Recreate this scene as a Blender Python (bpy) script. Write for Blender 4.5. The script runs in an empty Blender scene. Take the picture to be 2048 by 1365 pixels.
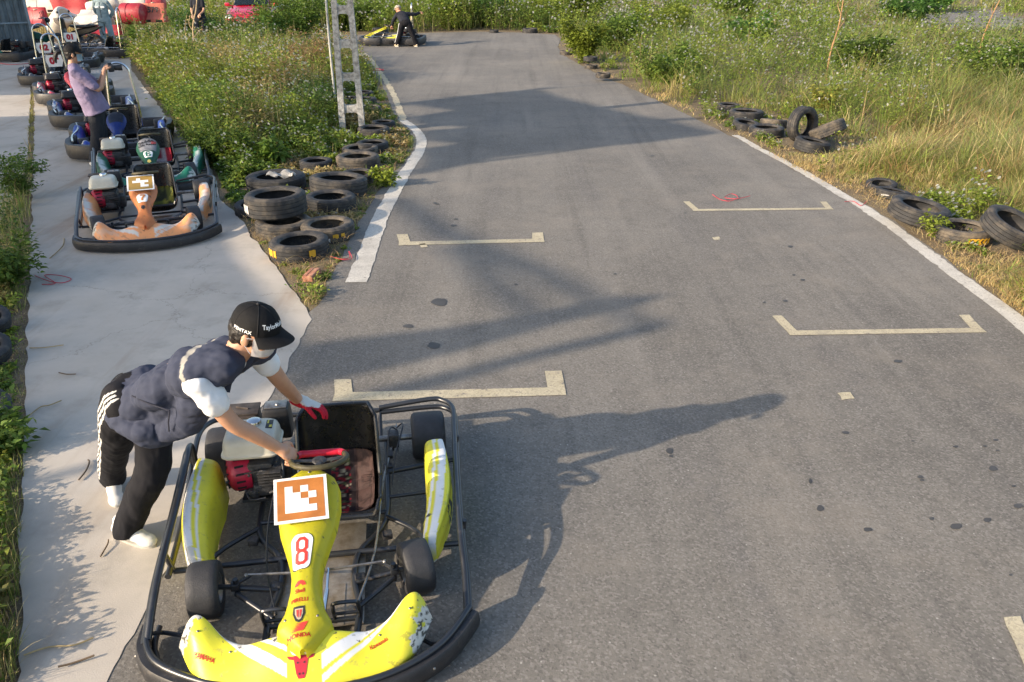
import bpy, bmesh, math, random
import numpy as np
from mathutils import Vector, Matrix, Quaternion, noise as mnoise
random.seed(7); rng = np.random.default_rng(7)
SC = bpy.context.scene; COL = SC.collection
R = math.radians; PI = math.pi
# ------------------------------------------------------------ camera, sky, sun, exposure
F = 1593.0; CAMH = 2.75; PITCH = math.atan((682.5 + 90) / F); SP = math.sin(PITCH); CP = math.cos(PITCH)
cam = bpy.data.objects.new('camera', bpy.data.cameras.new('camera')); COL.objects.link(cam)
cam.data.lens = 28.0; cam.data.sensor_width = 36.0; cam.data.clip_end = 500
cam.location = (0, 0, CAMH); cam.rotation_euler = (PI / 2 - PITCH, 0, 0); SC.camera = cam
SUN_AZ, SUN_EL = R(29.5), R(22.6)
travel = Vector((math.cos(SUN_AZ) * math.cos(SUN_EL), math.sin(SUN_AZ) * math.cos(SUN_EL), -math.sin(SUN_EL)))
world = bpy.data.worlds.new('World'); SC.world = world; world.use_nodes = True
wn = world.node_tree.nodes; wl = world.node_tree.links
sky = wn.new('ShaderNodeTexSky'); sky.sky_type = 'NISHITA'; sky.sun_disc = False
sky.sun_elevation = SUN_EL; sky.sun_rotation = R(240.5); sky.dust_density = 2.0; sky.air_density = 1.0
bg = wn['Background']; bg.inputs['Strength'].default_value = 0.15
wl.new(sky.outputs[0], bg.inputs[0])
sun = bpy.data.objects.new('sun', bpy.data.lights.new('sun', 'SUN')); COL.objects.link(sun)
sun.data.energy = 3.7; sun.data.angle = R(0.6); sun.data.color = (1.0, 0.83, 0.64)
sun.rotation_euler = travel.to_track_quat('-Z', 'Y').to_euler()
SC.view_settings.view_transform = 'Standard'; SC.view_settings.look = 'None'
SC.view_settings.gamma = 1.0; SC.view_settings.use_curve_mapping = False
SC.view_settings.exposure = 1.02
# ------------------------------------------------------------ survey: picture point -> place on a level plane
def G(x, y, z=0.0):
    dx = (x - 1024) / F; dy = (682.5 - y) / F; t = (CAMH - z) / (SP - dy * CP)
    return Vector((dx * t, (CP + dy * SP) * t, z))
# ------------------------------------------------------------ helpers
def lin(c):
    return tuple((v / 12.92 if v <= .04045 else ((v + .055) / 1.055) ** 2.4) for v in c)
MATS = {}
def mat(name, col, rough=.6, metal=0., var=.25, vscale=6., bump=0., bscale=60., spec=.5, dirt=None, dirt_amt=0., dirt_scale=5., attr=False, coat=0., trans=0.):
    if name in MATS: return MATS[name]
    m = bpy.data.materials.new(name); m.use_nodes = True; MATS[name] = m
    nt = m.node_tree; N = nt.nodes; K = nt.links; b = N['Principled BSDF']
    tc = N.new('ShaderNodeTexCoord')
    def nz(scale, det=5, ro=.6):
        n = N.new('ShaderNodeTexNoise'); n.inputs['Scale'].default_value = scale
        n.inputs['Detail'].default_value = det; n.inputs['Roughness'].default_value = ro
        K.new(tc.outputs['Object'], n.inputs['Vector']); return n
    if attr:
        a = N.new('ShaderNodeAttribute'); a.attribute_name = 'Col'; src = a.outputs['Color']
    else:
        a = N.new('ShaderNodeRGB'); a.outputs[0].default_value = (*col, 1); src = a.outputs[0]
    if var > 0:
        n = nz(vscale); mr = N.new('ShaderNodeMapRange'); K.new(n.outputs[0], mr.inputs[0])
        mr.inputs[1].default_value = .3; mr.inputs[2].default_value = .7
        mr.inputs[3].default_value = 1 - var; mr.inputs[4].default_value = 1 + var
        mx = N.new('ShaderNodeVectorMath'); mx.operation = 'SCALE'
        K.new(src, mx.inputs[0]); K.new(mr.outputs[0], mx.inputs['Scale']); src = mx.outputs[0]
    if dirt:
        n = nz(dirt_scale, 8, .7); cr = N.new('ShaderNodeMapRange'); K.new(n.outputs[0], cr.inputs[0])
        cr.inputs[1].default_value = .62 - .25 * dirt_amt; cr.inputs[2].default_value = .72 - .1 * dirt_amt
        cr.inputs[3].default_value = 0; cr.inputs[4].default_value = min(1, .4 + dirt_amt * .6)
        mx = N.new('ShaderNodeMix'); mx.data_type = 'RGBA'
        K.new(cr.outputs[0], mx.inputs[0]); K.new(src, mx.inputs[6]); mx.inputs[7].default_value = (*dirt, 1); src = mx.outputs[2]
    K.new(src, b.inputs['Base Color'])
    n = nz(vscale * 3); mr = N.new('ShaderNodeMapRange'); K.new(n.outputs[0], mr.inputs[0])
    mr.inputs[3].default_value = max(.03, rough - .12); mr.inputs[4].default_value = min(1, rough + .15)
    K.new(mr.outputs[0], b.inputs['Roughness'])
    b.inputs['Metallic'].default_value = metal; b.inputs['Specular IOR Level'].default_value = spec
    b.inputs['Coat Weight'].default_value = coat; b.inputs['Coat Roughness'].default_value = .12
    if bump > 0:
        n = nz(bscale, 4); bp = N.new('ShaderNodeBump'); bp.inputs['Strength'].default_value = bump
        bp.inputs['Distance'].default_value = .01; K.new(n.outputs[0], bp.inputs['Height']); K.new(bp.outputs[0], b.inputs['Normal'])
    if trans > 0:
        out = N['Material Output']; tr = N.new('ShaderNodeBsdfTranslucent'); K.new(src, tr.inputs[0])
        ms = N.new('ShaderNodeMixShader'); ms.inputs[0].default_value = trans
        K.new(b.outputs[0], ms.inputs[1]); K.new(tr.outputs[0], ms.inputs[2]); K.new(ms.outputs[0], out.inputs[0])
    return m
def tag(o, label=None, cat=None, group=None, kind=None):
    if label: o['label'] = label
    if cat: o['category'] = cat
    if group: o['group'] = group
    if kind: o['kind'] = kind
    return o
def thing(name, label, cat, loc=(0, 0, 0), rz=0., group=None, rot=None):
    o = bpy.data.objects.new(name, None); COL.objects.link(o); o.empty_display_size = .1
    o.location = loc; o.rotation_euler = rot if rot else (0, 0, rz)
    return tag(o, label, cat, group)
def link(name, me, parent=None, mats=None):
    o = bpy.data.objects.new(name, me); COL.objects.link(o)
    if parent is not None: o.parent = parent
    return o
def copy_tree(o, parent=None):
    c = o.copy(); COL.objects.link(c); c.parent = parent
    for ch in list(o.children): copy_tree(ch, c)
    return c
def fast_mesh(name, V, FQ, material, cols=None, smooth=False):
    """V (n,3), FQ (m,k) equal-size faces."""
    me = bpy.data.meshes.new(name); k = FQ.shape[1]
    me.vertices.add(len(V)); me.vertices.foreach_set('co', np.asarray(V, np.float32).ravel())
    me.loops.add(FQ.size); me.loops.foreach_set('vertex_index', FQ.astype(np.int32).ravel())
    me.polygons.add(len(FQ)); me.polygons.foreach_set('loop_start', np.arange(0, FQ.size, k, dtype=np.int32))
    me.polygons.foreach_set('loop_total', np.full(len(FQ), k, dtype=np.int32))
    if smooth: me.polygons.foreach_set('use_smooth', np.ones(len(FQ), bool))
    me.update(); me.validate()
    if cols is not None:
        a = me.color_attributes.new('Col', 'FLOAT_COLOR', 'POINT')
        cc = np.ones((len(V), 4), np.float32); cc[:, :3] = cols; a.data.foreach_set('color', cc.ravel())
    me.materials.append(material); return me
def frame_along(pts, i, prev=None):
    a = pts[max(i - 1, 0)]; b = pts[min(i + 1, len(pts) - 1)]; t = (b - a)
    if t.length < 1e-9: t = Vector((0, 0, 1))
    return t.normalized()
def smooth_path(pts, n=6, closed=False):
    P = [Vector(p) for p in pts]; out = []; m = len(P)
    for i in range(m if closed else m - 1):
        if closed: p0, p1, p2, p3 = P[(i - 1) % m], P[i], P[(i + 1) % m], P[(i + 2) % m]
        else: p0, p1, p2, p3 = P[max(i - 1, 0)], P[i], P[i + 1], P[min(i + 2, m - 1)]
        for k in range(n):
            t = k / n
            out.append(.5 * ((2 * p1) + (p2 - p0) * t + (2 * p0 - 5 * p1 + 4 * p2 - p3) * t * t + (3 * p1 - p0 - 3 * p2 + p3) * t ** 3))
    if not closed: out.append(P[-1])
    return out
class MB:
    def __init__(s): s.b = bmesh.new()
    def faces(s, vs, fs):
        v = [s.b.verts.new(p) for p in vs]
        for f in fs:
            try: s.b.faces.new([v[i] for i in f])
            except ValueError: pass
        return v
    def box(s, c, d, rot=None, bev=0.0, taper=None):
        t = bmesh.new(); bmesh.ops.create_cube(t, size=1)
        for v in t.verts:
            v.co = Vector((v.co.x * d[0], v.co.y * d[1], v.co.z * d[2]))
            if taper and v.co.z > 0: v.co.x *= taper[0]; v.co.y *= taper[1]
        if bev > 0: bmesh.ops.bevel(t, geom=t.edges[:], offset=bev, segments=2, affect='EDGES', profile=.5)
        M = Matrix.Translation(c)
        if rot is not None:
            from mathutils import Euler
            M = M @ (Euler(rot).to_matrix().to_4x4() if not isinstance(rot, Matrix) else rot.to_4x4())
        t.transform(M); s._merge(t); return s
    def _merge(s, t):
        me = bpy.data.meshes.new('tmp'); t.to_mesh(me); t.free(); s.b.from_mesh(me); bpy.data.meshes.remove(me)
    def tube(s, pts, r, n=8, closed=False, caps=True, sm=0, flat=None):
        P = smooth_path(pts, sm, closed) if sm else [Vector(p) for p in pts]
        m = len(P); rings = []; up = None
        for i in range(m):
            if closed: t = (P[(i + 1) % m] - P[(i - 1) % m]).normalized()
            else: t = frame_along(P, i)
            if up is None:
                up = Vector((0, 0, 1)) if abs(t.z) < .9 else Vector((1, 0, 0))
            a = (up - t * up.dot(t))
            if a.length < 1e-6: a = t.orthogonal()
            a.normalize(); up = a; bb = t.cross(a)
            rr = r[min(int(i * len(r) / m), len(r) - 1)] if isinstance(r, (list, tuple)) and not sm else (np.interp(i / (m - 1), np.linspace(0, 1, len(r)), r) if isinstance(r, (list, tuple)) else r)
            fx, fy = flat if flat else (1, 1)
            rings.append([s.b.verts.new(P[i] + (a * math.cos(q) * fx + bb * math.sin(q) * fy) * float(rr)) for q in [2 * PI * k / n for k in range(n)]])
        for i in range(m if closed else m - 1):
            A, B = rings[i], rings[(i + 1) % m]
            for k in range(n):
                s.b.faces.new((A[k], A[(k + 1) % n], B[(k + 1) % n], B[k]))
        if caps and not closed:
            s.b.faces.new(rings[0][::-1]); s.b.faces.new(rings[-1])
        return s
    def lathe(s, prof, c=(0, 0, 0), axis='z', n=24, closed=False, wob=None, M=None):
        rings = []
        for k in range(n):
            a = 2 * PI * k / n; ring = []
            for j, (r, h) in enumerate(prof):
                rr = r + (wob(k, j) if wob else 0)
                p = Vector((rr * math.cos(a), rr * math.sin(a), h))
                if axis == 'x': p = Vector((p.z, p.x, p.y))
                if axis == 'y': p = Vector((p.y, p.z, p.x))
                if M is not None: p = M @ p
                ring.append(s.b.verts.new(p + Vector(c)))
            rings.append(ring)
        L = len(prof)
        for k in range(n):
            A, B = rings[k], rings[(k + 1) % n]
            for j in range(L if closed else L - 1):
                j2 = (j + 1) % L
                try: s.b.faces.new((A[j], B[j], B[j2], A[j2]))
                except ValueError: pass
        bmesh.ops.remove_doubles(s.b, verts=s.b.verts[:], dist=1e-5) if any(abs(p[0]) < 1e-6 for p in prof) else None
        return s
    def grid(s, nu, nv, f, closeu=False, closev=False):
        V = [[s.b.verts.new(f(i / (nu if closeu else nu - 1), j / (nv if closev else nv - 1))) for j in range(nv)] for i in range(nu)]
        for i in range(nu if closeu else nu - 1):
            for j in range(nv if closev else nv - 1):
                a = V[i][j]; b = V[(i + 1) % nu][j]; c = V[(i + 1) % nu][(j + 1) % nv]; d = V[i][(j + 1) % nv]
                try: s.b.faces.new((a, b, c, d))
                except ValueError: pass
        return V
    def loft(s, rings, cap=True):
        RR = [[s.b.verts.new(p) for p in r] for r in rings]; n = len(RR[0])
        for A, B in zip(RR[:-1], RR[1:]):
            for k in range(n): s.b.faces.new((A[k], A[(k + 1) % n], B[(k + 1) % n], B[k]))
        if cap: s.b.faces.new(RR[0][::-1]); s.b.faces.new(RR[-1])
        return s
    def prism(s, poly, h, M=None):
        bt = [Vector((x, y, 0)) for x, y in poly]; tp = [Vector((x, y, h)) for x, y in poly]
        n = len(poly); vs = [s.b.verts.new(M @ p if M else p) for p in bt + tp]
        s.b.faces.new(vs[:n][::-1]); s.b.faces.new(vs[n:])
        for i in range(n): s.b.faces.new((vs[i], vs[(i + 1) % n], vs[n + (i + 1) % n], vs[n + i]))
        return s
    def ball(s, c, r, rot=None, seg=14):
        t = bmesh.new(); bmesh.ops.create_uvsphere(t, u_segments=seg, v_segments=max(6, seg * 2 // 3), radius=1)
        rr = r if isinstance(r, (tuple, list)) else (r, r, r)
        M = Matrix.Translation(c)
        if rot is not None: M = M @ rot.to_4x4()
        t.transform(M @ Matrix.Diagonal((*rr, 1))); s._merge(t); return s
    def mark(s, i):
        for f in s.b.faces:
            if not f.tag: f.material_index = i; f.tag = True
        return s
    def mesh(s, name, material, smooth=True, angle=38, paint=None, noi=None):
        bmesh.ops.recalc_face_normals(s.b, faces=s.b.faces[:])
        if noi:
            amp, sc = noi
            for v in s.b.verts: v.co += mnoise.noise_vector(v.co * sc) * amp
        me = bpy.data.meshes.new(name); s.b.to_mesh(me); s.b.free()
        for m in (material if isinstance(material, (list, tuple)) else [material]): me.materials.append(m)
        if smooth:
            me.polygons.foreach_set('use_smooth', [True] * len(me.polygons))
            if angle: me.set_sharp_from_angle(angle=R(angle))
        if paint:
            a = me.color_attributes.new('Col', 'FLOAT_COLOR', 'POINT')
            cc = np.ones((len(me.vertices), 4), np.float32)
            for i, v in enumerate(me.vertices): cc[i, :3] = paint(v.co)
            a.data.foreach_set('color', cc.ravel())
        return me
    def build(s, name, material, parent=None, **k):
        return link(name, s.mesh(name, material, **k), parent)
def remesh(bm_mb, name, material, voxel, smooth=4, parent=None, disp=None, paint=None, factor=.5, clipz=None):
    """fuse overlapping closed shapes into one continuous skin"""
    bmesh.ops.recalc_face_normals(bm_mb.b, faces=bm_mb.b.faces[:])
    me = bpy.data.meshes.new('t'); bm_mb.b.to_mesh(me); bm_mb.b.free()
    o = bpy.data.objects.new('t', me); COL.objects.link(o)
    m = o.modifiers.new('r', 'REMESH'); m.mode = 'VOXEL'; m.voxel_size = voxel; m.use_smooth_shade = True
    if smooth:
        q = o.modifiers.new('s', 'SMOOTH'); q.iterations = smooth; q.factor = factor
    dg = bpy.context.evaluated_depsgraph_get(); dg.update()
    nm = bpy.data.meshes.new_from_object(o.evaluated_get(dg)); nm.name = name
    bpy.data.objects.remove(o); bpy.data.meshes.remove(me)
    nm.materials.clear()
    for mm in (material if isinstance(material, (list, tuple)) else [material]): nm.materials.append(mm)
    if disp:
        n = len(nm.vertices); co = np.zeros(n * 3, np.float32); no = np.zeros(n * 3, np.float32)
        nm.vertices.foreach_get('co', co); nm.vertices.foreach_get('normal', no)
        co = co.reshape(-1, 3); no = no.reshape(-1, 3)
        d = np.array([disp(Vector(c)) for c in co], np.float32); co += no * d[:, None]
        nm.vertices.foreach_set('co', co.ravel()); nm.update()
    if clipz is not None:
        for v in nm.vertices:
            if v.co.z < clipz: v.co.z = clipz + (v.co.z - clipz) * .08
    nm.polygons.foreach_set('use_smooth', [True] * len(nm.polygons))
    if paint:
        a = nm.color_attributes.new('Col', 'FLOAT_COLOR', 'POINT'); cc = np.ones((len(nm.vertices), 4), np.float32)
        for i, v in enumerate(nm.vertices): cc[i, :3] = paint(v.co)
        a.data.foreach_set('color', cc.ravel())
    return link(name, nm, parent)
def text_mesh(s, size, extrude=.0004, spacing=1.0, bold=0.):
    cu = bpy.data.curves.new('txt', 'FONT'); cu.body = s; cu.size = size; cu.align_x = 'CENTER'; cu.align_y = 'CENTER'
    cu.extrude = extrude; cu.space_character = spacing; cu.resolution_u = 3; cu.offset = bold
    o = bpy.data.objects.new('txt', cu); COL.objects.link(o)
    dg = bpy.context.evaluated_depsgraph_get(); dg.update()
    me = bpy.data.meshes.new_from_object(o.evaluated_get(dg)); bpy.data.objects.remove(o); bpy.data.curves.remove(cu)
    return me
def text(name, s, size, M, material, parent, surf=None, spacing=1., sx=1., bold=0., lift=.002):
    """lettering laid on a surface: surf(x,y)->z drapes it"""
    me = text_mesh(s, size, .0006, spacing, bold)
    bm = bmesh.new(); bm.from_mesh(me); bpy.data.meshes.remove(me)
    for v in bm.verts: v.co.x *= sx
    bm.transform(M)
    if surf:
        bmesh.ops.triangulate(bm, faces=bm.faces[:])
        for v in bm.verts: v.co.z = surf(v.co.x, v.co.y) + lift
    me = bpy.data.meshes.new(name); bm.to_mesh(me); bm.free(); me.materials.append(material)
    return link(name, me, parent)
def in_poly(X, Y, poly):
    P = np.asarray(poly, float); x0, y0 = P[:, 0], P[:, 1]; x1, y1 = np.roll(x0, -1), np.roll(y0, -1)
    c = np.zeros(X.shape, bool)
    for a, b, d, e in zip(x0, y0, x1, y1):
        if b == e: continue
        k = ((b > Y) != (e > Y)) & (X < (d - a) * (Y - b) / (e - b) + a); c ^= k
    return c
# ============================================================ THE SETTING
def ground_mat(name, c1, c2, speck=None, speck_amt=.3, bump=.3, patch=.6, scale=1., crack=0., streak=None, wear=0., dust=None, rubber=False):
    m = bpy.data.materials.new(name); m.use_nodes = True; nt = m.node_tree; N = nt.nodes; K = nt.links; b = N['Principled BSDF']
    tc = N.new('ShaderNodeTexCoord')
    def nz(s, det=6, ro=.6, vec=None):
        n = N.new('ShaderNodeTexNoise'); n.inputs['Scale'].default_value = s; n.inputs['Detail'].default_value = det
        n.inputs['Roughness'].default_value = ro; K.new(vec or tc.outputs['Object'], n.inputs['Vector']); return n
    def rng_(src, a, b_, lo=0, hi=1):
        r = N.new('ShaderNodeMapRange'); K.new(src, r.inputs[0]); r.inputs[1].default_value = a; r.inputs[2].default_value = b_
        r.inputs[3].default_value = lo; r.inputs[4].default_value = hi; return r.outputs[0]
    def mix(fac, a, c):
        x = N.new('ShaderNodeMix'); x.data_type = 'RGBA'; K.new(fac, x.inputs[0])
        if isinstance(a, tuple): x.inputs[6].default_value = (*a, 1)
        else: K.new(a, x.inputs[6])
        if isinstance(c, tuple): x.inputs[7].default_value = (*c, 1)
        else: K.new(c, x.inputs[7])
        return x.outputs[2]
    col = mix(rng_(nz(patch * scale, 7).outputs[0], .36, .64), c1, c2)
    col = mix(rng_(nz(3.1 * scale, 8, .7).outputs[0], .5, .75, 0, .5), col, tuple(v * .62 for v in c1))
    if streak:
        mp = N.new('ShaderNodeMapping'); mp.inputs['Rotation'].default_value = (0, 0, streak[0]); mp.inputs['Scale'].default_value = (1, .12, 1)
        K.new(tc.outputs['Object'], mp.inputs[0])
        col = mix(rng_(nz(2.2, 6, .6, mp.outputs[0]).outputs[0], .52, .72, 0, streak[1]), col, streak[2])
    if rubber:
        for sc_, st_, rot_, tone, amt in ((3.2, .045, R(4), tuple(q * .66 for q in c1), .55), (1.3, .07, R(9), tuple(min(1, q * 1.25) for q in c2), .5), (7., .03, R(1), tuple(q * .7 for q in c1), .35)):
            mp = N.new('ShaderNodeMapping'); mp.inputs['Rotation'].default_value = (0, 0, rot_); mp.inputs['Scale'].default_value = (1, st_, 1); K.new(tc.outputs['Object'], mp.inputs[0])
            col = mix(rng_(nz(sc_, 5, .55, mp.outputs[0]).outputs[0], .54, .70, 0, amt), col, tone)
    if speck:
        v = N.new('ShaderNodeTexVoronoi'); v.inputs['Scale'].default_value = 95 * scale; K.new(tc.outputs['Object'], v.inputs['Vector'])
        sx = N.new('ShaderNodeSeparateColor'); K.new(v.outputs['Color'], sx.inputs[0])
        col = mix(rng_(sx.outputs[0], .55, 1, 0, speck_amt), col, speck)
        col = mix(rng_(sx.outputs[1], .55, 1, 0, speck_amt * .9), col, tuple(q * .35 for q in c1))
        v2 = N.new('ShaderNodeTexVoronoi'); v2.inputs['Scale'].default_value = 23 * scale; K.new(tc.outputs['Object'], v2.inputs['Vector'])
        s2 = N.new('ShaderNodeSeparateColor'); K.new(v2.outputs['Color'], s2.inputs[0])
        near = rng_(v2.outputs['Distance'], .09, .13, 1, 0); rare = rng_(s2.outputs[0], .84, .85, 0, .7)
        mm = N.new('ShaderNodeMath'); mm.operation = 'MULTIPLY'; K.new(near, mm.inputs[0]); K.new(rare, mm.inputs[1])
        col = mix(mm.outputs[0], col, (.42, .40, .36))
    if crack > 0:
        v = N.new('ShaderNodeTexVoronoi'); v.feature = 'DISTANCE_TO_EDGE'; v.inputs['Scale'].default_value = .23
        wv = N.new('ShaderNodeVectorMath'); wv.operation = 'ADD'; n = nz(2.5, 6, .7)
        sc = N.new('ShaderNodeVectorMath'); sc.operation = 'SCALE'; sc.inputs['Scale'].default_value = .7
        K.new(n.outputs['Color'], sc.inputs[0]); K.new(tc.outputs['Object'], wv.inputs[0]); K.new(sc.outputs[0], wv.inputs[1]); K.new(wv.outputs[0], v.inputs['Vector'])
        col = mix(rng_(v.outputs['Distance'], 0, .0018, crack, 0), col, tuple(q * .3 for q in c1))
    if dust: col = mix(rng_(nz(.9, 9, .75).outputs[0], .50, .72, 0, .55), col, dust)
    if wear:
        col = mix(rng_(nz(17, 8, .75).outputs[0], .62 - wear * .2, .66 - wear * .2, 0, .85), col, (.17, .155, .14)); col = mix(rng_(nz(3, 4, .6).outputs[0], .5, .7, 0, .4), col, (.22, .20, .17))
    K.new(col, b.inputs['Base Color']); b.inputs['Roughness'].default_value = .88; b.inputs['Specular IOR Level'].default_value = .3
    bp = N.new('ShaderNodeBump'); bp.inputs['Strength'].default_value = bump; bp.inputs['Distance'].default_value = .006
    K.new(nz(120 * scale, 4, .7).outputs[0], bp.inputs['Height']); K.new(bp.outputs[0], b.inputs['Normal'])
    return m
m_asphalt = ground_mat('asphalt', (.138, .128, .112), (.202, .186, .160), speck=(.33, .305, .27), speck_amt=.42, bump=.5, patch=.33, streak=(R(14), .55, (.112, .106, .102)), dust=(.25, .22, .18), rubber=True)
m_concrete = ground_mat('concrete', (.40, .362, .305), (.50, .455, .39), bump=.25, patch=.8, crack=.55, streak=(R(-6), .7, (.27, .20, .14)), dust=(.52, .465, .40))
m_soil = ground_mat('soil', (.14, .10, .06), (.20, .155, .09), speck=(.32, .26, .16), speck_amt=.6, bump=.8, patch=1.4)
m_white = ground_mat('road_white', (.52, .49, .43), (.60, .57, .50), speck=(.3, .28, .25), speck_amt=.35, bump=.4, patch=2., wear=.12)
m_cream = ground_mat('road_cream', (.46, .40, .27), (.52, .46, .32), speck=(.25, .22, .18), speck_amt=.4, bump=.4, patch=2., wear=.2)

def jag(poly, step=.12, amp=.025, seed=0., closed=True):
    out = []; n = len(poly)
    for i in range(n if closed else n - 1):
        a, b = Vector(poly[i]), Vector(poly[(i + 1) % n]); L = (b - a).length; k = max(1, min(200, int(L / step)))
        for j in range(k):
            p = a.lerp(b, j / k)
            if j or not closed: p = p + mnoise.noise_vector(Vector((p.x * 4, p.y * 4, seed))) * amp * 1.6
            out.append(Vector((p.x, p.y, 0)))
    if not closed: out.append(Vector(poly[-1]))
    return out
def sheet(name, poly, z, material, amp=.02, step=.12, kind='structure'):
    P = jag(poly, step, amp) if amp else [Vector(p) for p in poly]
    mb = MB(); mb.faces([(p.x, p.y, z) for p in P], [list(range(len(P)))])
    bmesh.ops.triangulate(mb.b, faces=mb.b.faces[:])
    for f in mb.b.faces:
        if f.normal.z < 0: f.normal_flip()
    me = bpy.data.meshes.new(name); mb.b.to_mesh(me); mb.b.free(); me.materials.append(material)
    return tag(link(name, me), kind=kind)
def PX(pts): return [G(x, y) for x, y in pts]

mb = MB(); mb.faces([(-250, -60, 0), (250, -60, 0), (250, 320, 0), (-250, 320, 0)], [[0, 1, 2, 3]]); tag(mb.build('ground', m_soil, smooth=False), kind='structure')
ASPH = PX([(190, 1365), (220, 1296), (270, 1200), (290, 1166), (355, 1050), (415, 950), (550, 735), (575, 680), (606, 641), (645, 600), (662, 555), (680, 525), (700, 480), (735, 420), (765, 370), (800, 335), (822, 310), (829, 285), (818, 262), (796, 243), (782, 215), (776, 196), (765, 174), (750, 150), (735, 128), (715, 112), (690, 106), (640, 104), (560, 103), (560, 71), (640, 70), (760, 71), (860, 66), (960, 64), (1050, 66), (1110, 70), (1122, 80), (1115, 95), (1128, 112), (1160, 130), (1200, 152), (1250, 172), (1300, 196), (1345, 216), (1390, 238), (1440, 262), (1505, 295), (1560, 325), (1640, 368), (1735, 412), (1800, 452), (1870, 505), (1960, 572), (2048, 640), (2300, 830)])
ASPH += [Vector((9, 1, 0)), Vector((9, -3, 0)), Vector((-1.5, -3, 0))]
asph_poly = [(p.x, p.y) for p in ASPH]
sheet('race_track', ASPH, .006, m_asphalt, amp=.03)
CONC = PX([(37, 1365), (42, 1150), (48, 950), (52, 700), (58, 560), (64, 400), (70, 230), (66, 180)]) + PX([(58, 122), (64, 84), (335, 82), (345, 96), (262, 104), (262, 140), (300, 190), (330, 230), (385, 300), (425, 345), (440, 400), (487, 445), (500, 470), (555, 540), (600, 600), (624, 641), (600, 680), (577, 735), (440, 950), (380, 1050), (316, 1166), (300, 1200), (250, 1296), (215, 1365)]) + [Vector((-1.2, -3, 0)), Vector((-2.6, -3, 0))]
sheet('concrete_apron', CONC, .0092, m_concrete, amp=.022, step=.06)
conc_poly = [(p.x, p.y) for p in CONC]
PAD = PX([(62, 128), (61, 200), (55, 330), (25, 400), (-60, 560), (-400, 560), (-500, 128), (-60, 84), (64, 84), (63, 110)])
sheet('concrete_yard', PAD, .0085, m_concrete, amp=.02, step=.08)
pad_poly = [(p.x, p.y) for p in PAD]
FARROAD = PX([(1835, 29), (1900, 25), (1995, 21), (2010, 32), (2060, 40), (2200, 48), (2200, 62), (2048, 62), (1960, 62), (1880, 60), (1850, 52)])
sheet('far_track', FARROAD, .006, m_asphalt, amp=.05)
far_poly = [(p.x, p.y) for p in FARROAD]
TOWNROAD = PX([(330, 28), (460, 26), (460, 6), (400, 4), (380, 12)])
sheet('dirt_path', TOWNROAD, .006, ground_mat('dirt', (.36, .28, .17), (.42, .34, .22), bump=.5), amp=.1)

def stripe(name, px, w, z, material, amp=.008, pts=None):
    P = pts or [G(x, y) for x, y in px]; P = smooth_path(P, 6) if len(P) > 2 else P
    L, Rr = [], []
    for i in range(len(P)):
        t = frame_along(P, i); n = Vector((-t.y, t.x, 0)); n.normalize()
        ww = w[0] + (w[1] - w[0]) * i / max(1, len(P) - 1) if isinstance(w, tuple) else w
        L.append(P[i] + n * ww / 2); Rr.append(P[i] - n * ww / 2)
    poly = jag(L + Rr[::-1], .05, amp)
    return sheet(name, poly, z, material, amp=0)
stripe('edge_line', [(712, 567), (736, 505), (760, 440), (783, 395), (812, 345), (838, 305), (843, 280), (830, 260), (806, 242)], (.20, .15), .0105, m_white, .014)
stripe('edge_line', [(806, 242), (797, 215), (789, 195), (776, 170), (760, 146), (746, 126), (728, 109), (700, 102)], .13, .0105, m_cream, .03)
stripe('edge_line', [(1470, 272), (1527, 303), (1608, 346), (1664, 380), (1726, 416), (1788, 458), (1853, 508), (1934, 568), (2006, 620), (2080, 680), (2300, 860)], (.12, .175), .0105, m_white, .022)
def slot(bar, l, r, w):
    # one painted grid slot: a bar with two short ticks, as a single outline
    a, b = G(*bar[0]), G(*bar[1]); la, ra = G(*l), G(*r)
    t = (b - a).normalized(); n = Vector((-t.y, t.x, 0))
    tl = (la - a); tr = (ra - b)
    nn = n * w
    h = nn * .0; w1 = w * 1.05
    V = [a, b, b + nn, a + nn, a + tl, a + tl + t * w1, a + nn + t * w1 * 1.0, b + tr, b + tr - t * w1, b + nn - t * w1]
    V = [p + mnoise.noise_vector(p * 5) * .006 for p in V]
    mb = MB(); mb.faces([(p.x, p.y, .0105) for p in V], [(0, 1, 2, 9, 6, 3), (3, 6, 5, 4), (9, 2, 7, 8)])
    me = mb.mesh('grid_slot_marking', m_cream, smooth=False); tag(link('grid_slot_marking', me), kind='structure')
slot(((797, 493), (1090, 486)), (793, 471), (1086, 467), .115)
slot(((666, 805), (1133, 793)), (668, 762), (1123, 744), .115)
slot(((1387, 424), (1668, 421)), (1366, 405), (1652, 405), .075)
slot(((1580, 673), (1974, 667)), (1543, 634), (1938, 632), .085)
sheet('grid_slot_marking', jag(PX([(2006, 1238), (2040, 1236), (2110, 1385), (2075, 1395)]), .05, .007), .0105, m_cream, amp=0)
for P in ([(1674, 789), (1700, 787), (1709, 800), (1683, 803)], [(1424, 477), (1438, 475), (1442, 481), (1428, 482)], [(838, 490), (850, 489), (856, 496), (842, 497)]):
    sheet('paint_patch', jag(PX(P), .03, .008), .0105, m_cream, amp=0)
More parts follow.
